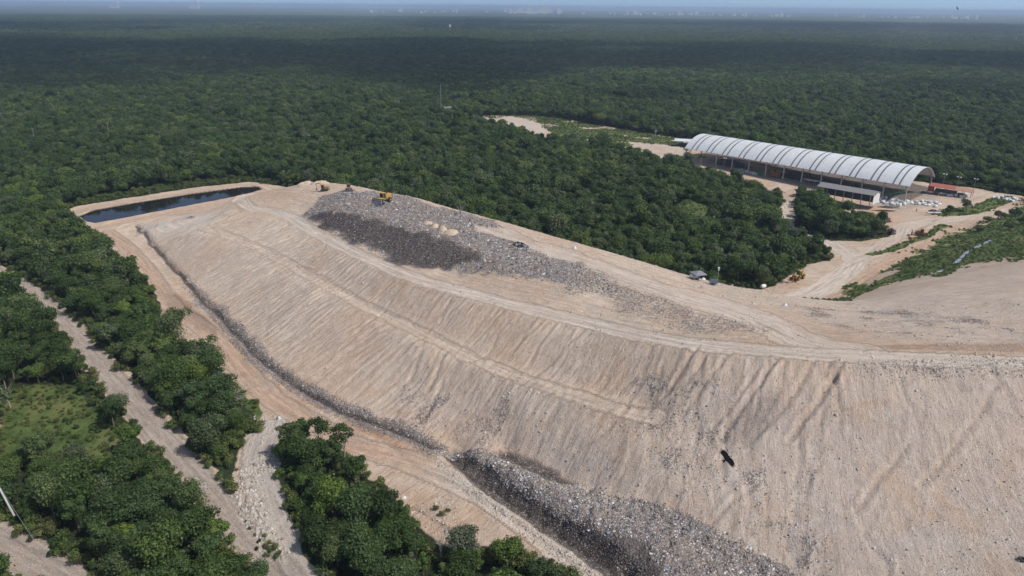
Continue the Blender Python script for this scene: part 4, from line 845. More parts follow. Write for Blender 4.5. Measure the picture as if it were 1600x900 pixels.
# ---- bales and big bags
bagm = []
for i in range(5):
    r = np.random.default_rng(40 + i); rings = []
    for z, q in ((0, .8), (.18, 1), (.55, 1.04), (.9, .95), (1.08, .55), (1.14, .2)):
        rings.append([((math.copysign(abs(math.cos(a)) ** .6, math.cos(a))) * .62 * q * (1 + r.uniform(-.08, .08)), (math.copysign(abs(math.sin(a)) ** .6, math.sin(a))) * .62 * q * (1 + r.uniform(-.08, .08)), z * (1 + .08 * r.normal())) for a in np.linspace(0, 6.283, 13)[:-1]])
    mb = MB(); mb.loft(rings); me = bpy.data.meshes.new('big_bag'); me.from_pydata(mb.v, [], mb.f); me.materials.append([WHT, WHT, flat('dull_bag%d' % i, (.46, .47, .48), .8)][i % 3]); bagm.append(me)
def bags(n, us, vs, lab, grp, seed):
    r = random.Random(seed); pts = []
    for k_ in range(n * 30):
        if len(pts) >= n: break
        u, v = r.uniform(*us), r.uniform(*vs)
        if all((u - a) ** 2 + (v - b_) ** 2 > 1.7 for a, b_ in pts): pts.append((u, v))
    for u, v in pts:
        o = mk_obj('big_bag', r.choice(bagm), None, hp(u, v)); o.rotation_euler = (0, 0, r.uniform(0, 3)); s = r.uniform(.9, 1.5); o.scale = (s, s, s * r.uniform(.6, 1)); tag(o, lab, 'bag', grp)
bags(46, (117, 134), (-7, 7), 'white bulging bag of sorted waste at the near right corner of the hangar', 'bags at the hangar corner', 1)
bags(24, (134, 146), (2, 13), 'white waste bag on the grey yard in front of the red-roofed shelter', 'bags before the red shelter', 2)
bags(30, (132, 150), (33, 42), 'pale waste bale stacked behind the red-roofed shelter', 'bales behind the red shelter', 3)
bags(14, (160, 170), (40, 48), 'white bag beside the forest at the far right of the yard', 'bags at the yard end', 5)
bags(16, (34, 48), (1.5, 5), 'white sack under the left half of the hangar', 'sacks under the hangar', 4)
# ---- grey roofed shed with the white end wall
c0_, c1_ = P(1362.6, 322.6), P(1380.5, 319); dv = c1_ - c0_; sw = float(np.linalg.norm(dv)) * 1.0; rzs = math.atan2(dv[1], dv[0]); fx3 = P(1277, 289, 6); Ls = float(np.linalg.norm((fx3 - c0_)[:2])) * .98
rzs = math.atan2(c0_[1] - fx3[1], c0_[0] - fx3[0])
sh = thing('shed', 'grey-roofed open shed with a white end wall facing the yard', 'shed', tuple(c0_), rzs)      # local x runs along the shed to the right end at 0
def gable(w0, h0_, h1_): return [(0, 0), (w0, 0), (w0, h0_), (w0 * .5, h1_), (0, h0_)]
W0 = 9.2
mb = MB(); mb.add([(x_, y_, z_) for x_ in (-.22, 0) for (y_, z_) in gable(W0, 5.4, 6.6)], [(0, 1, 2, 3, 4), (9, 8, 7, 6, 5)] + [(i, 5 + i, 5 + (i + 1) % 5, (i + 1) % 5) for i in range(5)]); mb.build('end_wall', WHT, sh)
mb = MB(); mb.box((-.11, W0 / 2, .35), (.3, W0 + .06, .5)); mb.build('wall_base', flat('brick_red_base', (.45, .25, .18), .9), sh)
mb = MB(); prof = [(-.5, 5.3), (W0 * .5, 6.75), (W0 + .5, 5.3), (W0 + .5, 5.45), (W0 * .5, 6.9), (-.5, 5.45)]
mb.add([(x_, y_, z_) for x_ in (-Ls - .5, .5) for (y_, z_) in prof], [(0, 1, 4, 5), (1, 2, 3, 4), (6, 11, 10, 7), (7, 10, 9, 8)] + [(i, 6 + i, 6 + (i + 1) % 6, (i + 1) % 6) for i in range(6)]); mb.build('roof', GROOF, sh)
for i in range(7):
    for yy in (0.15, W0 - .15):
        mb = MB(); mb.box((-1.5 - i * (Ls - 2) / 6, yy, 2.7), (.3, .3, 5.4)); mb.build('post', CONC, sh)
mb = MB(); mb.box((-Ls / 2, W0 - .5, 2.2), (Ls - 1, .2, 4.4)); mb.build('back_wall', DGREY, sh)
# ---- red roofed shelter
a0, a1 = P(1449, 299), P(1516, 309); dv = a1 - a0; Lr = float(np.linalg.norm(dv)); rr_ = math.atan2(dv[1], dv[0])
rs = thing('shelter', 'low shelter with a faded red sheet roof beside the hangar', 'shelter', tuple(a0), rr_)
mb = MB(); mb.box((Lr * .30, 3, 3.35), (Lr * .62, 6.8, .14), rx=.10); mb.build('roof', REDR, rs); mb = MB(); mb.box((Lr * .80, 3, 3.1), (Lr * .42, 6.2, .12), rx=.12, ry=.02); mb.build('roof', flat('faded_red_roof', (.38, .20, .14), .85, 0, .4), rs)
mb = MB(); mb.box((0.1, 3, 1.6), (.2, 6.2, 3.1)); mb.box((1.5, .1, 1.6), (2.8, .18, 3.1)); mb.build('wall', REDR, rs)
for i in range(6):
    for yy in (.2, 5.8):
        mb = MB(); mb.box((i * Lr / 5, yy, 1.5), (.2, .2, 3.1)); mb.build('post', BARK, rs)
mb = MB(); mb.box((Lr * .4, 3.6, .8), (Lr * .5, 2.4, 1.5)); mb.box((Lr * .75, 3, .5), (3, 2, 1)); mb.build('shelf', DGREY, rs)
# ---- small flat annex at the far left end
an_ = thing('canopy', 'small flat pale canopy at the far left end of the hangar', 'canopy', tuple(P(1053, 229)), hrz * .3)
mb = MB(); mb.box((6.5, 4, 4.1), (13.5, 8.5, .18), rx=.05); mb.build('roof', ROOF, an_)
for i in range(4):
    for yy in (.3, 7.7):
        mb = MB(); mb.box((.5 + i * 4, yy, 2), (.25, .25, 4.1)); mb.build('post', DGREY, an_)
mb = MB(); mb.box((6.5, 5, .9), (8, 3, 1.8)); mb.build('bench', DGREY, an_)

# ---- machines
def wheel(p, r, w_, parent, hub=YEL):
    b = MB(); b.tube((p[0], p[1] - w_ / 2, p[2]), (p[0], p[1] + w_ / 2, p[2]), r, n=18)
    for i in range(14): a = i * 6.283 / 14; b.box((p[0] + math.cos(a) * r, p[1], p[2] + math.sin(a) * r), (.16, w_ * .96, .16), ry=-a)
    o = b.build('wheel', BLK, parent); s = 1 if p[1] > 0 else -1; h_ = MB(); h_.tube((p[0], p[1] + s * w_ * .3, p[2]), (p[0], p[1] + s * (w_ / 2 + .03), p[2]), r * .5, n=12); h_.build('rim', hub, o)
def cab(c, d, parent, roofm):
    x_, y_, z_ = c; b = MB(); b.box((x_, y_, z_), (d[0] * .94, d[1] * .94, d[2]), taper=.92); o = b.build('cab', GLS, parent)
    b = MB(); b.box((x_, y_, z_ + d[2] / 2 + .08), (d[0] * 1.08, d[1] * 1.08, .16)); b.build('cab_roof', roofm, o)
    b = MB()
    for sx in (-1, 1):
        for sy in (-1, 1): b.tube((x_ + sx * d[0] * .48, y_ + sy * d[1] * .48, z_ - d[2] / 2), (x_ + sx * d[0] * .45, y_ + sy * d[1] * .45, z_ + d[2] / 2), .07, n=5)
    b.build('cab_frame', roofm, o)
def blade_mesh(xc, w_, h_, z0):
    pr = [(xc + .35 * ((t - .5) * 2) ** 2, z0 + t * h_) for t in np.linspace(0, 1, 7)]; pr += [(p[0] - .14, p[1]) for p in reversed(pr)]; b = MB(); b.extrude(pr, -w_ / 2, w_ / 2)
    for s in (-1, 1): b.box((xc + .12, s * w_ / 2, z0 + h_ / 2), (.45, .06, h_)); 
    return b
def compactor(loc, rz, lab, body=YEL, bl=STEEL, roofm=YEL):
    t = thing('landfill_compactor', lab, 'compactor', loc, rz)
    b = MB(); b.box((-2.4, 0, 2.0), (3.2, 2.0, 1.6), taper=.93); b.box((-3.7, 0, 1.9), (.7, 1.8, 1.3)); b.box((1.4, 0, 1.5), (2.4, 1.4, .9)); b.box((-.4, 0, 1.2), (1.4, 1.0, .8)); b.build('body', body, t, bevel=.06)
    b = MB(); b.tube((-2.1, .4, 2.8), (-2.1, .4, 3.7), .1); b.tube((-2.9, -.5, 2.8), (-2.9, -.5, 3.3), .16); b.build('exhaust', BLK, t)
    cab((.1, 0, 2.75), (1.6, 1.6, 1.7), t, roofm)
    for sx in (-2.3, 1.7):
        for sy in (-1.25, 1.25): wheel((sx, sy, .82), .8, 1.05, t, STEEL)
    blade_mesh(3.6, 4.3, 1.6, .25).build('blade', bl, t)
    b = MB(); b.box((3.62, 0, 2.05), (.12, 4.2, .5)); b.build('blade_screen', ORG, t)
    for s in (-.8, .8):
        b = MB(); b.tube((1.5, s, 1.0), (3.5, s, .9), .14, n=6); b.build('push_arm', body, t)
    return t
def dozer(loc, rz, lab, body=BRN, bl=STEEL, name='bulldozer', blw=3.9, blade=True):
    t = thing(name, lab, 'bulldozer', loc, rz)
    for s in (-1, 1):
        pr = [(-2.2, .5), (-1.8, .05), (1.7, .05), (2.1, .5), (1.8, .95), (-1.0, 1.15), (-2.0, .95)]; b = MB(); b.extrude(pr, s * 1.05 - .28, s * 1.05 + .28); tk_ = b.build('track', BLK, t, bevel=.03)
        h_ = MB()
        for xx in (-1.6, -.8, 0, .8, 1.6): h_.tube((xx, s * 1.05 - .3, .45), (xx, s * 1.05 + .3, .45), .28 if abs(xx) < 1 else .36, n=10)
        h_.build('roller', body, tk_)
    b = MB(); b.box((.9, 0, 1.45), (2.0, 1.3, 1.1), taper=.92); b.box((-1.3, 0, 1.25), (1.5, 1.5, .9)); b.build('body', body, t, bevel=.05)
    cab((-.6, 0, 2.2), (1.3, 1.35, 1.4), t, body); b = MB(); b.tube((.9, .2, 1.9), (.9, .2, 2.7), .07); b.build('exhaust', BLK, t)
    if blade:
        blade_mesh(3.0, blw, 1.3, .1).build('blade', bl, t)
        for s in (-1.25, 1.25): b = MB(); b.tube((.3, s, .6), (2.9, s, .5), .12, n=6); b.build('push_arm', body, t)
    b = MB(); b.box((-2.5, 0, .9), (.5, .4, 1.2), ry=.2); b.build('ripper', RUST, t)
    return t
def loader(loc, rz, lab):
    t = thing('wheel_loader', lab, 'loader', loc, rz)
    b = MB(); b.box((-1.9, 0, 1.55), (2.1, 1.7, 1.2), taper=.9); b.box((-2.95, 0, 1.2), (.5, 2.0, .9)); b.box((-.3, 0, 1.1), (1.4, 1.2, .6)); b.box((1.2, 0, 1.3), (1.5, .9, .9)); b.build('body', YEL, t, bevel=.06)
    cab((-.3, 0, 2.25), (1.4, 1.5, 1.6), t, YEL); b = MB(); b.tube((-2.1, .3, 2.1), (-2.1, .3, 2.9), .08); b.build('exhaust', BLK, t)
    for sx in (-1.6, 1.5):
        for sy in (-1.0, 1.0): wheel((sx, sy, .78), .78, .55, t)
    for s in (-.55, .55): b = MB(); b.tube((1.0, s, 1.9), (2.3, s, 1.4), .14, n=6); b.tube((2.3, s, 1.4), (3.1, s, .55), .14, n=6); b.build('lift_arm', YEL, t)
    pr = [(3.0, 1.15), (2.95, .3), (3.3, .08), (4.4, .05), (4.4, .11), (3.35, .2), (3.1, .4), (3.15, 1.1)]; b = MB(); b.extrude(pr, -1.35, 1.35)
    for s in (-1.35, 1.35): b.add([(3.0, s - .03, 1.15), (2.95, s - .03, .3), (3.3, s - .03, .08), (4.4, s - .03, .05), (3.0, s + .03, 1.15), (2.95, s + .03, .3), (3.3, s + .03, .08), (4.4, s + .03, .05)], [(0, 1, 2, 3), (7, 6, 5, 4), (0, 4, 5, 1), (1, 5, 6, 2), (2, 6, 7, 3), (3, 7, 4, 0)])
    b.build('bucket', RUST, t); return t
def excavator(loc, rz, lab, body, armm, fold=0.0, sc=1.0):
    t = thing('excavator', lab, 'excavator', loc, rz); t.scale = (sc,) * 3
    for s in (-1, 1):
        b = MB(); b.extrude([(-1.9, .45), (-1.6, .05), (1.6, .05), (1.9, .45), (1.6, .85), (-1.6, .85)], s * 1.1 - .28, s * 1.1 + .28); b.build('track', BLK, t, bevel=.03)
    b = MB(); b.tube((0, 0, .6), (0, 0, 1.05), .7, n=14); b.box((-.9, 0, 1.6), (2.2, 2.4, 1.1)); b.box((.6, -.7, 1.35), (1.4, .9, .5)); b.build('body', body, t, bevel=.06)
    cab((.75, .75, 2.0), (1.4, .95, 1.7), t, body)
    b = MB(); b.tube((.8, -.1, 1.5), (2.6, -.1, 3.6), .22, .24, 6); b.tube((2.6, -.1, 3.6), (4.3, -.1, 3.1), .24, .18, 6); b.build('boom', armm, t)
    b = MB(); b.tube((4.3, -.1, 3.3), (4.0, -.1, .9), .18, .12, 6); b.build('stick', armm, t)
    b = MB(); b.extrude([(4.2, .95), (4.4, .4), (4.0, .05), (3.5, .25), (3.7, .35), (4.0, .3), (4.05, .6), (3.9, .9)], -.55, .35); b.build('bucket', RUST, t); return t
def og(px, py, dz=0.0): p = onground(px, py); return (p[0], p[1], p[2] + dz)
compactor(og(599, 318), math.radians(-118), 'yellow landfill compactor with a wide grey blade working on the garbage')
dozer(og(545, 300), math.radians(-80), 'brown bulldozer with a shiny bare steel blade on the mound top', BRN, STEEL)
excavator(og(508, 298), math.radians(175), 'dusty yellow excavator with folded arm near the far crest of the mound', flat('dusty_yellow', (.30, .21, .08), .8, 0, .4), flat('dusty_yellow_arm', (.36, .24, .07), .8, 0, .4), sc=.9)
loader(og(1247, 436), math.radians(-140), 'yellow wheel loader with a rusty bucket parked by the wood edge')
excavator(og(1392, 366), math.radians(-150), 'derelict black excavator with an orange arm sunk in weeds', DGREY, ORG, sc=.9)
dozer(og(1384, 347), math.radians(20), 'rust brown derelict bulldozer against the trees of the island', RUST, RUST, blade=False)
dozer(og(1437, 368), math.radians(150), 'faded orange rusty bulldozer parked on the sand beside the grass strip', ORG, RUST, blw=3.4)
t = thing('scrap_engine', 'small rusty yellow machine part lying left of the orange bulldozer', 'machine part', og(1423, 374), .4)
b = MB(); b.box((0, 0, .5), (1.6, 1.2, 1.0), taper=.7); b.tube((-.3, -.9, .7), (-.3, .9, .7), .45); b.build('housing', ORG, t); b = MB(); b.tube((.5, 0, .9), (1.9, .1, .3), .14); b.build('shaft', RUST, t)
# ---- people
def person(loc, rz, lab, h_=1.72, shirt=SHIRT):
    import bmesh
    s = h_ / 1.75; J = {'p': (0, 0, .95), 'c': (0, 0, 1.25), 'n': (.0, 0, 1.48), 'h': (.02, 0, 1.58), 'ht': (.03, 0, 1.73), 'ls': (0, .19, 1.42), 'le': (.03, .25, 1.14), 'lw': (.12, .24, .88), 'lh': (.15, .24, .78),
         'rs': (0, -.19, 1.42), 're': (-.02, -.26, 1.14), 'rw': (.06, -.27, .88), 'rh': (.08, -.27, .78), 'lp': (0, .10, .90), 'lk': (.10, .11, .5), 'la': (.04, .11, .08), 'lt': (.18, .12, .03), 'rp': (0, -.10, .90), 'rk': (-.02, -.11, .5), 'ra': (-.14, -.11, .08), 'rt': (0, -.12, .03)}
    R_ = dict(p=.13, c=.14, n=.06, h=.085, ht=.075, ls=.065, le=.045, lw=.032, lh=.035, rs=.065, re=.045, rw=.032, rh=.035, lp=.10, lk=.06, la=.042, lt=.035, rp=.10, rk=.06, ra=.042, rt=.035)
    E_ = ['p c', 'c n', 'n h', 'h ht', 'c ls', 'ls le', 'le lw', 'lw lh', 'c rs', 'rs re', 're rw', 'rw rh', 'p lp', 'lp lk', 'lk la', 'la lt', 'p rp', 'rp rk', 'rk ra', 'ra rt']; ks = list(J)
    me = bpy.data.meshes.new('person'); me.from_pydata([tuple(c * s for c in J[k_]) for k_ in ks], [tuple(ks.index(q) for q in e_.split()) for e_ in E_], []); o = mk_obj('person', me, None, loc); o.rotation_euler = (0, 0, rz)
    md = o.modifiers.new('skin', 'SKIN'); bm = bmesh.new(); bm.from_mesh(me); bm.to_mesh(me); bm.free()
    if not me.skin_vertices:
        bpy.context.view_layer.objects.active = o; me_attr = bpy.ops.object.skin_root_mark if False else None
    try:
        for i, k_ in enumerate(ks): me.skin_vertices[0].data[i].radius = (R_[k_] * s, R_[k_] * s)
        me.skin_vertices[0].data[0].use_root = True
    except Exception as ex: print('skin', ex)
    o.modifiers.new('sub', 'SUBSURF').levels = 1; me.materials.append(shirt); tag(o, lab, 'person')
    b = MB(); b.tube((.02 * s, 0, 1.66 * s), (.02 * s, 0, 1.80 * s), .115 * s, .07 * s, 10); b.build('hat', BLKT, o); return o
person(og(1431.5, 331), 2.0, 'person in dark clothes walking across the sandy yard')
person(og(1091, 440), -1.2, 'person in dark clothes standing in front of the grey parasol')
# ---- grey parasol with a pale vehicle behind it, solar trailer, tank
t = thing('parasol', 'grey square parasol at the far crest of the mound', 'parasol', og(1090, 437), .3)
b = MB(); b.tube((0, 0, -.2), (0, 0, 2.5), .05); b.build('pole', GREYM, t)
b = MB(); b.add([(1.8, 1.8, 2.0), (-1.8, 1.8, 2.0), (-1.8, -1.8, 2.0), (1.8, -1.8, 2.0), (0, 0, 2.75), (1.8, 1.8, 1.85), (-1.8, 1.8, 1.85), (-1.8, -1.8, 1.85), (1.8, -1.8, 1.85)], [(0, 1, 4), (1, 2, 4), (2, 3, 4), (3, 0, 4), (0, 5, 6, 1), (1, 6, 7, 2), (2, 7, 8, 3), (3, 8, 5, 0)]); b.build('canopy', CANV, t)
t = thing('cart', 'pale utility cart parked under the grey parasol', 'cart', og(1084, 436), .1)
b = MB(); b.box((0, 0, .75), (2.2, 1.2, .55)); b.box((-.7, 0, 1.2), (.7, 1.1, .5)); b.build('body', WHT, t, bevel=.06)
for sx in (-.75, .75):
    for sy in (-.6, .6): wheel((sx, sy, .3), .3, .2, t, GREYM)
heap('sack', 'white sack on the ground right of the parasol', 'sack', og(1099, 437), .8, .6, .7, WHT, .4, 11)
t = thing('solar_trailer', 'small solar panel trailer with a camera mast on the mound crest', 'trailer', og(1114, 444), -.25)
b = MB(); b.box((0, 0, .6), (1.9, 1.2, .5)); b.build('body', GREYM, t, bevel=.03); b = MB(); b.box((0, -.6, 1.35), (2.1, 1.3, .07), rx=1.0); b.build('solar_panel', flat('solar_panel', (.09, .11, .15), .2, 0, .1), t)
for s in (-1, 1): wheel((0, s * .75, .32), .32, .22, t, GREYM)
b = MB(); b.tube((1.1, .5, .4), (1.1, .5, 4.6), .07, .05); b.build('mast', GREYM, t); b = MB(); b.box((1.1, .5, 4.8), (.5, .5, .55)); b.box((1.1, .5, 4.3), (.3, .6, .25)); b.build('camera_head', WHT, t)
t = thing('water_tank', 'pale grey tank bowser standing where the mound meets the low grass', 'tank', tuple(P(1192, 451)), .5); t.scale = (.62,) * 3
b = MB(); rings = [[(x_, math.cos(a) * r_q, 1.5 + math.sin(a) * r_q) for a in np.linspace(0, 6.283, 15)[:-1]] for x_, r_q in ((-1.6, .5), (-1.4, .95), (-.6, 1.1), (.6, 1.1), (1.4, .95), (1.6, .5))]; b.loft(rings); b.build('tank', WHT, t)
b = MB(); b.box((0, 0, .4), (2.8, 1.2, .25)); b.box((-1, 0, .15), (.3, 1.2, .5)); b.box((1, 0, .15), (.3, 1.2, .5)); b.build('cradle', DGREY, t)
heap('boulder', 'single whitish boulder on the saddle of the mound right of the tank', 'boulder', og(1226, 479), .75, .6, .9, WHT, .2, 12)
heap('sack', 'white sack lying on the bare top of the mound', 'sack', og(898, 389), .6, .5, .8, WHT, .2, 13)
heap('plastic_bundle', 'white plastic bundle on the apron between the trees and the lower road', 'bundle', og(631, 778), .55, .4, .5, WHT, .2, 14)
# ---- heaps on top of the mound
for i, (px, py, sx) in enumerate([(669, 350, 1.9), (680, 354, 2.0), (692, 359, 2.3), (706, 365, 3.0)]):
    heap('sand_heap', ['smallest sand heap, leftmost of the row of four on the garbage', 'second sand heap from the left in the row on the garbage', 'third sand heap from the left in the row on the garbage', 'largest sand heap, rightmost of the row on the garbage'][i], 'heap', og(px, py, -.1), sx * .95, sx * .7, .95 + .12 * i, SAND, i, 20 + i, 'sand heaps in a row on the garbage', True)
heap('garbage_heap', 'dark heap of old rubbish bags right of the sand heaps', 'heap', og(812, 387, -.1), 3.6, 1.8, 1.7, DGM, -.5, 30)
heap('garbage_heap', 'small greyish rubbish heap touching the dark heap on the mound top', 'heap', og(823, 391, -.1), 1.8, 1.2, 1.1, TRM, -.5, 31)
heap('tarp', 'crumpled blue tarp at the far crest of the mound', 'tarp', og(490, 288, -.1), 1.6, .9, .9, BLUE, .2, 32)
heap('soil_heap', 'pale soil heap at the far crest left of the yellow excavator', 'heap', og(481, 288, -.2), 4.5, 2, 1.6, SAND, .2, 33)
heap('soil_heap', 'pale soil heap at the far crest right of the blue tarp', 'heap', og(502, 287, -.2), 4.5, 2, 1.5, SAND, .2, 34)
heap('tarp', 'black plastic sheeting heap by the white wall of the shed', 'tarp', tuple(P(1388, 324)), 5.2, 1.8, .7, BLKT, -.2, 35)
heap('tarp', 'dark tarp heap at the left end of the bushes in the yard', 'tarp', tuple(P(1459, 330)), 2.6, 2.2, .8, BLKT, .1, 36)
for px, lb in ((1454, 'white plank stack below the dark tarp in the yard, left one'), (1465, 'white plank stack below the dark tarp in the yard, right one')):
    t = thing('plank_stack', lb, 'planks', tuple(P(px, 333)), .1); b = MB(); [b.box((random.uniform(-.1, .1), 0, .1 + .16 * k_), (3.2, .9, .12)) for k_ in range(3)]; b.build('plank', WHT, t)
heap('rubble_heap', 'small grey rubble heap on the pale shoulder near the pond', 'heap', og(299, 341, -.1), 2.2, 1.3, .9, TRM, .3, 50)
LIN = flat('liner_plastic', (.24, .28, .36), .5, 0, .4)
def liner(pts, wd, lab):
    Q = [np.array(onground(*p)) for p in pts]; Q = dens(Q, 1.0); b = MB(); r = random.Random(4); rings = []
    for i, q in enumerate(Q):
        d = Q[min(i + 1, len(Q) - 1)] - Q[max(i - 1, 0)]; nrm_ = np.array([-d[1], d[0], 0]); nrm_ = nrm_ / (np.linalg.norm(nrm_) + 1e-6); w1 = wd * r.uniform(.6, 1.1); z = gz(q[0], q[1])
        rings.append([(q[0] + nrm_[0] * t * w1, q[1] + nrm_[1] * t * w1, z + hh_ * r.uniform(.6, 1.4)) for t, hh_ in ((-1, .02), (-.5, .3), (0, .22), (.5, .34), (1, .02))])
    b.loft(rings, False); tag(b.build('drain_liner', LIN), lab, 'plastic liner')
liner([(1549, 376), (1532, 383), (1518, 390), (1508, 398), (1500, 406), (1490, 414)], .9, 'long blue-grey plastic drain liner running down the grassy right hill')
liner([(1482, 420), (1470, 424), (1460, 427)], .7, 'short blue-grey plastic strip on the right hill below the long liner')
# ---- poles
def pole(loc, h_, lab, cat='utility pole', arm=True, lean=0.0, rz=0.0, trans=False, r0=.16, m_=GREYM):
    t = thing('utility_pole', lab, cat, loc, rz); t.rotation_euler = (0, lean, rz)
    b = MB(); b.tube((0, 0, -.4), (0, 0, h_), r0, r0 * .6, 8); b.build('pole', m_, t)
    if arm:
        b = MB(); b.box((0, 0, h_ - .5), (2.2, .12, .14)); b.build('crossarm', m_, t)
        for s in (-1, 0, 1): b = MB(); b.tube((s * 1.0, 0, h_ - .42), (s * 1.0, 0, h_ - .15), .06, n=6); b.build('insulator', BRN, t)
    if trans:
        for s in (-.5, .5): b = MB(); b.tube((s, .3, h_ - 2.6), (s, .3, h_ - 1.5), .32, n=10); b.build('transformer', GREYM, t)
    return t
def pole_px(px, ytop, h_, **k):
    p = P(px, ytop, h_); return pole((p[0], p[1], gz(p[0], p[1])), h_, **k)
BR_ = .5
t = pole_px(-1, 728, 11.5, lab='tall leaning concrete utility pole at the left edge of the lower thicket', rz=.5, r0=.2, m_=WHT); t.rotation_euler = (math.radians(3), math.radians(-7), .5); poleA = t
b = MB(); b.box((0, 0, 9.6), (1.6, .1, .12)); b.build('crossarm', WHT, t)
pole_px(50, 201, 12, lab='concrete utility pole in the forest, leftmost of the line beyond the pond', group=None) if False else None
for px, yt, lb in ((50, 200, 'leftmost utility pole of the line crossing the forest beyond the pond'), (167, 192, 'second utility pole from the left in the line crossing the forest'), (277, 182, 'third utility pole from the left in the line crossing the forest'), (377, 176, 'fourth utility pole from the left, the farthest of the forest line')):
    pole_px(px, yt, 12.5, lab=lb, rz=.2, r0=.16, m_=CONC)
pole_px(1025, 201, 11, lab='utility pole carrying transformers at the right end of the cleared field', trans=True, r0=.2)
pole_px(1110, 199, 17, lab='thin pole rising behind the left end of the hangar roof', arm=False, r0=.14)
pole_px(618, 152, 11, lab='lone utility pole in the forest left of the tall mast', r0=.16)
pole_px(740, 180, 9, lab='short utility pole at the left tip of the cleared field', r0=.16)
for px, yb, lb in ((1131, 263, 'white floodlight post in front of the hangar, left of the sacks'), (1164, 266, 'white floodlight post beside the sacks at the front of the hangar'), (1473, 289, 'floodlight post behind the red shelter, leftmost of three'), (1495, 294, 'floodlight post behind the red shelter, middle of three'), (1521, 297, 'floodlight post behind the red shelter, rightmost of three')):
    t = thing('lamp_post', lb, 'lamp post', tuple(P(px, yb)), hrz, 'floodlight posts round the hangar'); b = MB(); b.tube((0, 0, 0), (0, 0, 6), .1, .07); b.build('post', GREYM, t)
    for s in (-.7, .7): b = MB(); b.box((s, 0, 6.1), (.7, .45, .3), rx=.3); b.build('floodlight', WHT, t)
    b = MB(); b.box((0, 0, 6), (1.6, .08, .08)); b.build('bracket', GREYM, t)
mp_ = P(688, 132, 27); t = thing('antenna_mast', 'tall slender lattice mast rising out of the forest', 'mast', (mp_[0], mp_[1], 0))
b = MB(); q3 = [(.35 * math.cos(a), .35 * math.sin(a)) for a in (0, 2.09, 4.19)]
for c in q3: b.tube((c[0], c[1], 0), (c[0], c[1], 27), .09, n=5)
for z in range(26):
    for i in range(3): a_q, b_q = q3[i], q3[(i + 1) % 3]; b.tube((a_q[0], a_q[1], z), (b_q[0], b_q[1], z + 1), .05, n=4, cap=False)
b.build('lattice', GREYM, t); b = MB(); b.tube((0, 0, 27), (0, 0, 29), .05); b.build('antenna', GREYM, t)
t = thing('water_tower', 'tiny white water tower standing in the distant forest', 'water tower', tuple(P(703, 50)), 0)
b = MB(); b.tube((0, 0, 18), (0, 0, 25), 3.6, 3.6, 14); b.tube((0, 0, 25), (0, 0, 26), 3.6, .5, 14); b.build('tank', WHT, t); b = MB(); [b.tube((sx * 2.6, sy * 2.6, 0), (sx * 2.4, sy * 2.4, 18), .5, n=5) for sx in (-1, 1) for sy in (-1, 1)]; b.build('leg', GREYM, t)
# wires from the near pole
b = MB(); A0 = poleA.matrix_world @ Vector((0, 0, 0)); bpy.context.view_layer.update(); tp0 = poleA.matrix_world @ Vector((0, 0, 11)); ep = P(90, 860, 2); e2 = P(-160, 600, 10)
for end, sg_ in ((Vector(P(72, 872, 1)), 1),):
    pr = tp0
    for k_ in range(1, 13):
        q = tp0.lerp(end, k_ / 12) - Vector((0, 0, 4 * .4 * (k_ / 12) * (1 - k_ / 12))); b.tube(pr, q, .03, n=4, cap=False); pr = q
tag(b.build('guy_wire', GREYM), 'thin guy wire running down from the leaning pole', 'wire')
# low buildings far in the woods
for px, py, wd, lb in ((703, 173, 6, 'small pale roof half hidden in the trees near the tall mast, left one'), (718, 175, 3, 'small pale roof half hidden in the trees near the tall mast, right one')):
    q = P(px, py, 4); t = thing('hut', lb, 'hut', (q[0], q[1], 0), .2); b = MB(); b.box((0, 0, 3.5), (wd * 1.6, 5, 7)); b.build('wall', WHT, t); b = MB(); b.box((0, 0, 7.15), (wd * 1.7, 5.6, .3)); b.build('roof', CONC, t)
# ---- city on the horizon
r_ = random.Random(5); towm = []
for i in range(6):
    b = MB(); w_ = 16 + 5 * i; hh = [22, 60, 34, 46, 75, 28][i]; b.box((0, 0, hh / 2), (w_, 18, hh)); b.box((w_ * .1, 0, hh + 2), (w_ * .4, 10, 4)); b.box((0, -9.3, hh * .5), (w_ * .2, .8, hh * .9)); me = bpy.data.meshes.new('city_building'); me.from_pydata(b.v, [], b.f); me.materials.append(CITY); towm.append(me)
def town(n, xr, dist, sc, lab, grp, tall=6):
    for _ in range(n):
        px = r_.uniform(*xr) if r_.random() < .5 else r_.gauss((xr[0] + xr[1]) / 2, (xr[1] - xr[0]) / 5); D_ = r_.uniform(*dist); hz = 11.5 + (px - 800) * math.tan(ROLL); d = ray(px, hz + 6); u = Vector((d[0], d[1], 0)).normalized() * D_
        o = mk_obj('city_building', towm[min(5, int(r_.random() ** 2 * tall))], None, (u.x, u.y, 0)); s = r_.uniform(*sc) * 1.05; o.scale = (s * r_.uniform(.8, 2.2), s, s); tag(o, lab, 'building', grp)
town(34, (790, 880), (9000, 11500), (.7, 1.3), 'hazy white tower of the densest part of the horizon city', 'towers of the horizon city')
town(60, (900, 1240), (9000, 11500), (.6, 1.0), 'low pale building of the horizon city right of its towers', 'low buildings of the horizon city', 3)
town(30, (1240, 1600), (9000, 11500), (.5, .8), 'tiny pale building on the horizon at the far right', 'buildings on the right horizon', 3)
town(26, (560, 790), (9000, 11500), (.5, .9), 'tiny pale building on the horizon left of the city towers', 'buildings left of the city towers', 3)
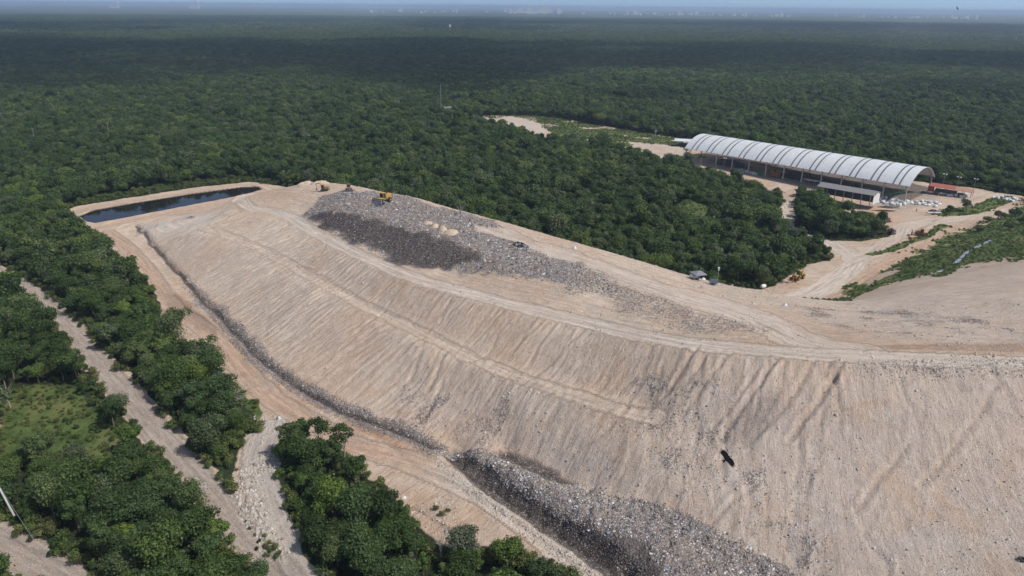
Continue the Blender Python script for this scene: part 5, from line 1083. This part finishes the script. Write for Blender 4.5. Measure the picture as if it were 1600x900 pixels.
for px, s, lb in ((178, 1.5, 'white building cluster on the horizon beside the lagoon'), (303, 1.7, 'white building cluster on the left horizon, right of the lagoon one')):
    d = ray(px, 8); u = Vector((d[0], d[1], 0)).normalized() * 14000; t = thing('city_building', lb, 'building', (u.x, u.y, 0)); t.scale = (s,) * 3
    for k_ in range(3): b = MB(); b.box((k_ * 34 - 34, 0, 22 + 8 * k_), (28, 20, 44 + 16 * k_)); b.build('tower', CITY, t)
# ---- birds
VULT = flat('vulture_black', (.006, .006, .007), .9, 0, .05, spec=.1, dirt=(.01, .009, .008))
def bird(px, py, dist, rz, roll_, pitch_, lab, span=1.6):
    d = Vector(ray(px, py)).normalized(); c = Vector((0, 0, CAM_H)) + d * dist; b = MB(); rings = []
    for x_, r_q in ((-.34, .02), (-.22, .07), (-.05, .10), (.12, .09), (.22, .05), (.29, .045), (.34, .012)): rings.append([(x_, math.cos(a) * r_q, math.sin(a) * r_q * .8) for a in np.linspace(0, 6.283, 9)[:-1]])
    b.loft(rings); b.loft([[(-.28, -.05, 0), (-.28, .05, 0), (-.28, .05, .02), (-.28, -.05, .02)], [(-.52, -.12, 0), (-.52, .12, 0), (-.52, .12, .01), (-.52, -.12, .01)]])
    for s in (-1, 1):
        st = [(.02, .22, -.26, .02), (.26, .27, -.24, .07), (.5, .2, -.26, .10), (.66, .11, -.24, .12)]; b.loft([[(a1_, s * y_ * span / 1.6, z_), (a2_, s * y_ * span / 1.6, z_), (a2_, s * y_ * span / 1.6, z_ + .02), (a1_, s * y_ * span / 1.6, z_ + .03)] for y_, a1_, a2_, z_ in st])
        for k_ in range(5): xx = .07 - .065 * k_; b.loft([[(xx, s * .64, .12), (xx - .05, s * .64, .12), (xx - .05, s * .64, .13), (xx, s * .64, .13)], [(xx - .02 - .03 * k_, s * (.84 - .03 * k_), .17), (xx - .045 - .03 * k_, s * (.83 - .03 * k_), .17), (xx - .045 - .03 * k_, s * (.83 - .03 * k_), .175), (xx - .02 - .03 * k_, s * (.84 - .03 * k_), .175)]])
    o = b.build('vulture', VULT, None, c); o.rotation_euler = (roll_, pitch_, rz); return tag(o, lab, 'bird')
bird(1136, 716, 58, math.radians(40), math.radians(40), math.radians(-12), 'large black vulture gliding low over the furrowed slope')
bird(1496, 13.5, 330, .3, .8, 0, 'tiny bird silhouette just above the horizon at the right')
bird(985, 29, 700, 1, .3, 0, 'speck of a bird over the distant forest right of centre', 2)
bird(881, 40, 700, 2, .5, 0, 'speck of a bird over the distant forest near the bright band', 2)
bird(1520, 163, 230, .1, .5, 0, 'small black bird over the dark forest behind the hangar')
bird(1331, 118, 420, .1, .2, 0, 'tiny black bird high over the forest beyond the hangar ridge')
# ---- special trees
def sp_tree(name, px, py, i, s, lab, mtl=None, hs=1.0, bark=None, seed=0, sparse=False, bare=False):
    p = onground(px, py) if py > 330 else tuple(P(px, py)); t = thing('tree', lab, 'tree', p, random.uniform(0, 6)); R0 = 3.0 * s; hh = 6.5 * s * hs
    if not bare: mk_obj('crown', crown('crown', 900 + seed, R0, hh, hh * (.3 if sparse else .12), 1500 if sparse else 2600, .4, 9, .7, .9 if sparse else 0, mtl), t)
    mk_obj('trunk', trunk('trunk', 70 + seed, hh, .2, R0 * .65, bark or BARK, 8 if sparse or bare else 5), t); return t
sp_tree('a', 503, 712, 0, 1.25, 'tall spindly open tree at the top of the dark clump by the gravel path', None, 1.25, PBARK, 1, True)
sp_tree('a', 540, 724, 0, 1.15, 'small-crowned tree standing taller than the clump at its right shoulder', None, 1.35, PBARK, 2, True)
sp_tree('a', 455, 714, 0, 1.2, 'loose round-headed tree at the upper left corner of the clump', None, 1.2, PBARK, 3, True)
sp_tree('a', 285, 530, 0, 1.5, 'open-crowned tree leaning over the orange perimeter road', None, 1.1, PBARK, 4, True)
sp_tree('a', 322, 572, 0, 1.4, 'second open-crowned tree beside the perimeter road, nearer the camera', None, 1.0, PBARK, 5, True)
sp_tree('a', 1302, 366, 0, .95, 'round pale green bush-like tree at the front of the island, left one', LEAFL, .8, None, 6)
sp_tree('a', 1350, 368, 0, .85, 'round pale green bush-like tree at the front of the island, right one', LEAFL, .85, None, 7)
sp_tree('a', 1508, 330, 0, 1.0, 'grey-green tree in the middle of the yard bushes', LEAFG, .95, PBARK, 8)
sp_tree('a', 1238, 442, 0, .9, 'thin tree standing alone beside the yellow loader', None, 1.35, PBARK, 9, True)
sp_tree('a', 655, 312 + 2, 0, 1.1, 'slender tree with a pale bare trunk rising beyond the mound crest', None, 1.3, PBARK, 10, True)
sp_tree('a', 720, 345, 0, 1.2, 'leafless pale tree at the forest edge beyond the garbage', None, 1.0, PBARK, 11, bare=True)
sp_tree('a', 978, 200, 0, 1.5, 'bare pale tree at the back edge of the cleared field', None, 1.1, PBARK, 12, bare=True)
sp_tree('a', 1095, 262, 0, 1.2, 'dark open tree in front of the left end of the hangar', None, 1.4, PBARK, 13, True)
sp_tree('a', 1482, 332, 0, .75, 'low dark bush at the left of the grey-green yard tree', None, .7, None, 14)
sp_tree('a', 1340, 388 - 6, 0, .01, 'x', None) if False else None
for i, (px, py, s) in enumerate([(1540, 348, .8), (1560, 342, .95), (1585, 338, 1.0), (1600, 350, 1.0), (1530, 362, .7), (1575, 358, .7), (1615, 335, 1.1)]):
    sp_tree('a', px, py, 0, s, 'dense green shrub tree on the top edge of the grassy right hill', None, .62, None, 20 + i)['group'] = 'shrub trees on the grassy right hill'
for i, (px, py, lb) in enumerate([(18, 640, 'grey leafless tree at the left edge of the grassy glade'), (318, 655, 'grey leafless snag in the belt right of the grey road'), (690, 880, 'pale leafless snag standing in the dark clump near the bottom'), (1020, 300, 'pale leafless tree in the forest left of the small rubbish mound'), (300, 285, 'pale leafless tree at the forest edge beyond the pond'), (215, 292, 'pale leafless tree beyond the left half of the pond')]):
    sp_tree('a', px, py, 0, 1.05, lb, None, 1.15, PBARK, 40 + i, bare=True)
t = thing('dead_branches', 'tangle of grey dead branches in the grass left of the perimeter road', 'dead wood', og(372, 625), 0); b = MB(); r_ = random.Random(3)
for i in range(38):
    a = r_.uniform(0, 6.28); p0 = Vector((r_.uniform(-2, 2), r_.uniform(-5, 5), r_.uniform(0, .6))); p = p0
    for k_ in range(4): q = p + Vector((math.cos(a) * .7, math.sin(a) * .7, r_.uniform(-.15, .45))); b.tube(p, q, .07 - .014 * k_, .06 - .014 * k_, 5, False); p = q; a += r_.uniform(-.6, .6)
b.build('branch', PBARK, t)
def ring(loc, lab):
    b = MB(); R1, r1 = .42, .17; rings = [[((R1 + r1 * math.cos(v)) * math.cos(u), (R1 + r1 * math.cos(v)) * math.sin(u), .15 + r1 * math.sin(v)) for v in np.linspace(0, 6.283, 9)[:-1]] for u in np.linspace(0, 6.283, 19)]
    b.loft(rings, False); o = b.build('tyre', BLK, None, loc); tag(o, lab, 'tyre')
ring(og(1596, 877, .1), 'black tyre lying on the slope in the bottom right corner')
# ---- loose rubbish and stones
def bits(name, n, regions, size, m_, lab, cat, seed, flat_=.35, sink=.0):
    r = np.random.default_rng(seed); P3 = []
    for pg, wgt, arr in regions:
        k_ = int(n * wgt); got = 0; x0, y0 = pg.min(0); x1, y1 = pg.max(0); tries = 0
        while got < k_ and tries < 60:
            a = r.uniform(x0, x1, k_ * 2); b_ = r.uniform(y0, y1, k_ * 2); s_ = sd_poly(pg, a, b_) > r.uniform(-1.5, 1.0, a.size); 
            if arr is not None: s_ &= samp(arr, a, b_) > r.uniform(.0, .8, a.size)
            a, b_ = a[s_][:k_ - got], b_[s_][:k_ - got]; P3.append(np.stack([a, b_], -1)); got += len(a); tries += 1
    Q = np.concatenate(P3); m = len(Q); z = ground_z(Q[:, 0], Q[:, 1]); s = size[0] * np.exp(r.normal(size=m) * size[1]); s = np.clip(s, size[0] * .35, size[0] * 4)
    dk0 = samp(dark, Q[:, 0], Q[:, 1]) > .45; s = np.where(dk0 & (r.random(m) < .88), s * .12, s)
    base = np.array([(-.5, -.5, 0), (.5, -.5, 0), (.5, .5, 0), (-.5, .5, 0), (-.35, -.3, 1), (.35, -.35, 1), (.3, .35, 1), (-.3, .3, 1)], float)
    V = np.repeat(base[None], m, 0) + r.uniform(-.22, .22, (m, 8, 3)); V[:, :, 2] = V[:, :, 2] * flat_ * r.uniform(.4, 1.5, (m, 1)) - .1; V[:, :, 0] *= r.uniform(.6, 1.5, (m, 1))
    an = r.uniform(0, 6.28, m); c, s2 = np.cos(an)[:, None], np.sin(an)[:, None]; X_ = V[:, :, 0] * c - V[:, :, 1] * s2; Y_ = V[:, :, 0] * s2 + V[:, :, 1] * c
    V = np.stack([X_ * s[:, None] + Q[:, 0:1], Y_ * s[:, None] + Q[:, 1:2], V[:, :, 2] * s[:, None] + z[:, None] - sink], -1).reshape(-1, 3)
    fb0 = np.array([(4, 5, 6, 7), (0, 1, 5, 4), (1, 2, 6, 5), (2, 3, 7, 6), (3, 0, 4, 7)]); F = (np.arange(m)[:, None, None] * 8 + fb0[None]).reshape(-1, 4)
    dk_ = samp(dark, Q[:, 0], Q[:, 1]) > .45; tt = r.random(m); tt = np.where(dk_ & (r.random(m) < .85), tt * .3, tt); tint = np.repeat(tt, 8).astype(np.float32); tag(mk_obj(name, np_mesh(name, V, F, m_, {'tint': ('POINT', 'FLOAT', tint)})), lab, cat, None, 'stuff')
BITM, nt_, b_t = mat('garbage_bits'); g_ = N(nt_); pc = g_.new('ShaderNodeNewGeometry').outputs['Position']; g_.link(g_.mix(g_.mapr(g_.noise(pc, .25, 5, .7), .38, .62, .0, .5), trash_ramp(g_, g_.attr('tint')), (.22, .175, .14)), b_t.inputs['Base Color']); b_t.inputs['Roughness'].default_value = .6
STM, nt_, b_t = mat('limestone_rubble'); g_ = N(nt_); g_.link(g_.ramp(g_.attr('tint'), [(0, (.26, .22, .185)), (.5, (.38, .34, .295)), (1, (.52, .485, .44))]), b_t.inputs['Base Color']); b_t.inputs['Roughness'].default_value = .95
allp = poly((205,350),(480,288),(800,350),(1200,458),(1600,470),(1700,950),(1200,950),(900,840),(640,690),(450,590),(300,450))
toe_pg = poly((205,345),(225,345),(320,440),(420,545),(520,620),(690,690),(690,712),(600,685),(440,600),(300,470))
bits('loose_garbage', 42000, [(tip, 1, trash)], (.18, .62), BITM, 'loose bags and litter strewn over the fresh garbage', 'litter', 1)
bits('loose_garbage', 36000, [(bank_rub, .8, None), (toe_pg, .2, trash)], (.125, .6), BITM, 'litter covering the old garbage bank along the trench', 'litter', 2)
bits('loose_garbage', 8000, [(litter1, .15, trash), (litter2, .2, trash), (litter3, .45, trash), (litter4, .12, trash), (tip_far, .08, trash)], (.085, .65), BITM, 'litter scattered over the furrowed slope', 'litter', 3)
clus = np.clip(.25 + 1.3 * fbm(x / 7, y / 7, 99) + .5 * fbm(fa / 2, fb / 12, 98), 0, 1)
bits('loose_garbage', 9000, [(allp, 1, clus)], (.085, .65), BITM, 'sparse litter specks over the whole mound', 'litter', 4)
rub1 = poly((405,712),(436,704),(438,724),(408,738),(403,755),(408,790),(424,830),(447,868),(430,872),(400,835),(375,790),(358,752),(366,735),(395,728), z=0); rub2 = poly((385,650),(432,648),(440,690),(380,692), z=0); rub3 = poly((640,790),(700,780),(715,815),(700,832),(660,812), z=0)
bits('rubble', 1700, [(rub1, .86, None), (rub2, .06, None), (rub3, .08, None)], (.21, .5), STM, 'pale limestone rubble between the grey road and the gravel path', 'rubble', 5, .75)
edge_r = poly((1000,404),(1110,432),(1200,452),(1290,465),(1290,474),(1200,466),(1110,446),(1000,416)); edge_l = poly((686,718),(748,768),(868,850),(955,908),(940,908),(853,854),(742,774),(680,724)); lip5 = poly((1340,566),(1600,562),(1600,592),(1340,588))
bits('rubble', 24000, [(edge_r, .09, None), (edge_l, .12, None), (lip5, .08, None), (allp, .7, clus), (poly((620,300),(800,346),(1000,404),(1000,416),(800,360),(640,312)), .08, None)], (.115, .5), STM, 'small pale stones along the mound edges and the trench lip', 'rubble', 6, .7)
# ---- clouds (their shadows lie on the forest) and hazy air
cm, nt_, b_c = mat('cloud_vapour'); b_c.inputs['Base Color'].default_value = (.85, .86, .88, 1); b_c.inputs['Roughness'].default_value = 1
tp_ = nt_.nodes.new('ShaderNodeBsdfTransparent'); mx_ = nt_.nodes.new('ShaderNodeMixShader'); mx_.inputs[0].default_value = .34; nt_.links.new(tp_.outputs[0], mx_.inputs[1]); nt_.links.new(b_c.outputs[0], mx_.inputs[2]); nt_.links.new(mx_.outputs[0], nt_.nodes['Material Output'].inputs[0])
def cloud(cx_, cy_, lx, ly, lab, n=26, seed=0, alt=1300):
    r = random.Random(seed); off = Vector((SUN.x, SUN.y)) * (alt / SUN.z); b = MB()
    for i in range(n):
        u, v = r.gauss(0, .5), r.gauss(0, .5)
        rr = r.choice([r.uniform(.08, .2), r.uniform(.2, .42)]) * min(lx, ly); c = Vector((cx_ + off.x + u * lx, cy_ + off.y + v * ly, alt + r.uniform(0, 60)))
        rings = [[(c.x + math.cos(a) * rr * q * (1 + .12 * math.sin(3 * a + i)), c.y + math.sin(a) * rr * q, c.z + z_ * rr * .3) for a in np.linspace(0, 6.283, 17)[:-1]] for z_, q in ((-.5, .5), (-.4, .9), (0, 1), (.5, .8), (.9, .4))]; b.loft(rings)
    tag(b.build('cloud', cm, sm=True), lab, 'cloud', None, 'stuff')
cloud(-500, 1380, 1600, 620, 'broad cloud shading the middle of the forest', 150, 1); cloud(1500, 1420, 900, 480, 'cloud over the right part of the forest', 70, 2)
cloud(1200, 4300, 3000, 900, 'far cloud shading the forest below the horizon', 130, 3); cloud(-2600, 3000, 1500, 700, 'cloud over the far left forest', 80, 4)
hm = bpy.data.materials.new('haze_air'); hm.use_nodes = True; nt_ = hm.node_tree; nt_.nodes.clear(); ho = nt_.nodes.new('ShaderNodeOutputMaterial'); hv_ = nt_.nodes.new('ShaderNodeVolumePrincipled'); nt_.links.new(hv_.outputs[0], ho.inputs['Volume'])
hv_.inputs['Color'].default_value = (.62, .78, 1.0, 1); hv_.inputs['Density'].default_value = 1.15e-4; hv_.inputs['Anisotropy'].default_value = .1
b = MB(); b.box((0, 12500, 47.5), (56000, 28000, 107)); b = b.build('haze', hm); tag(b, 'pale blue haze in the air over the forest', 'haze', None, 'stuff')
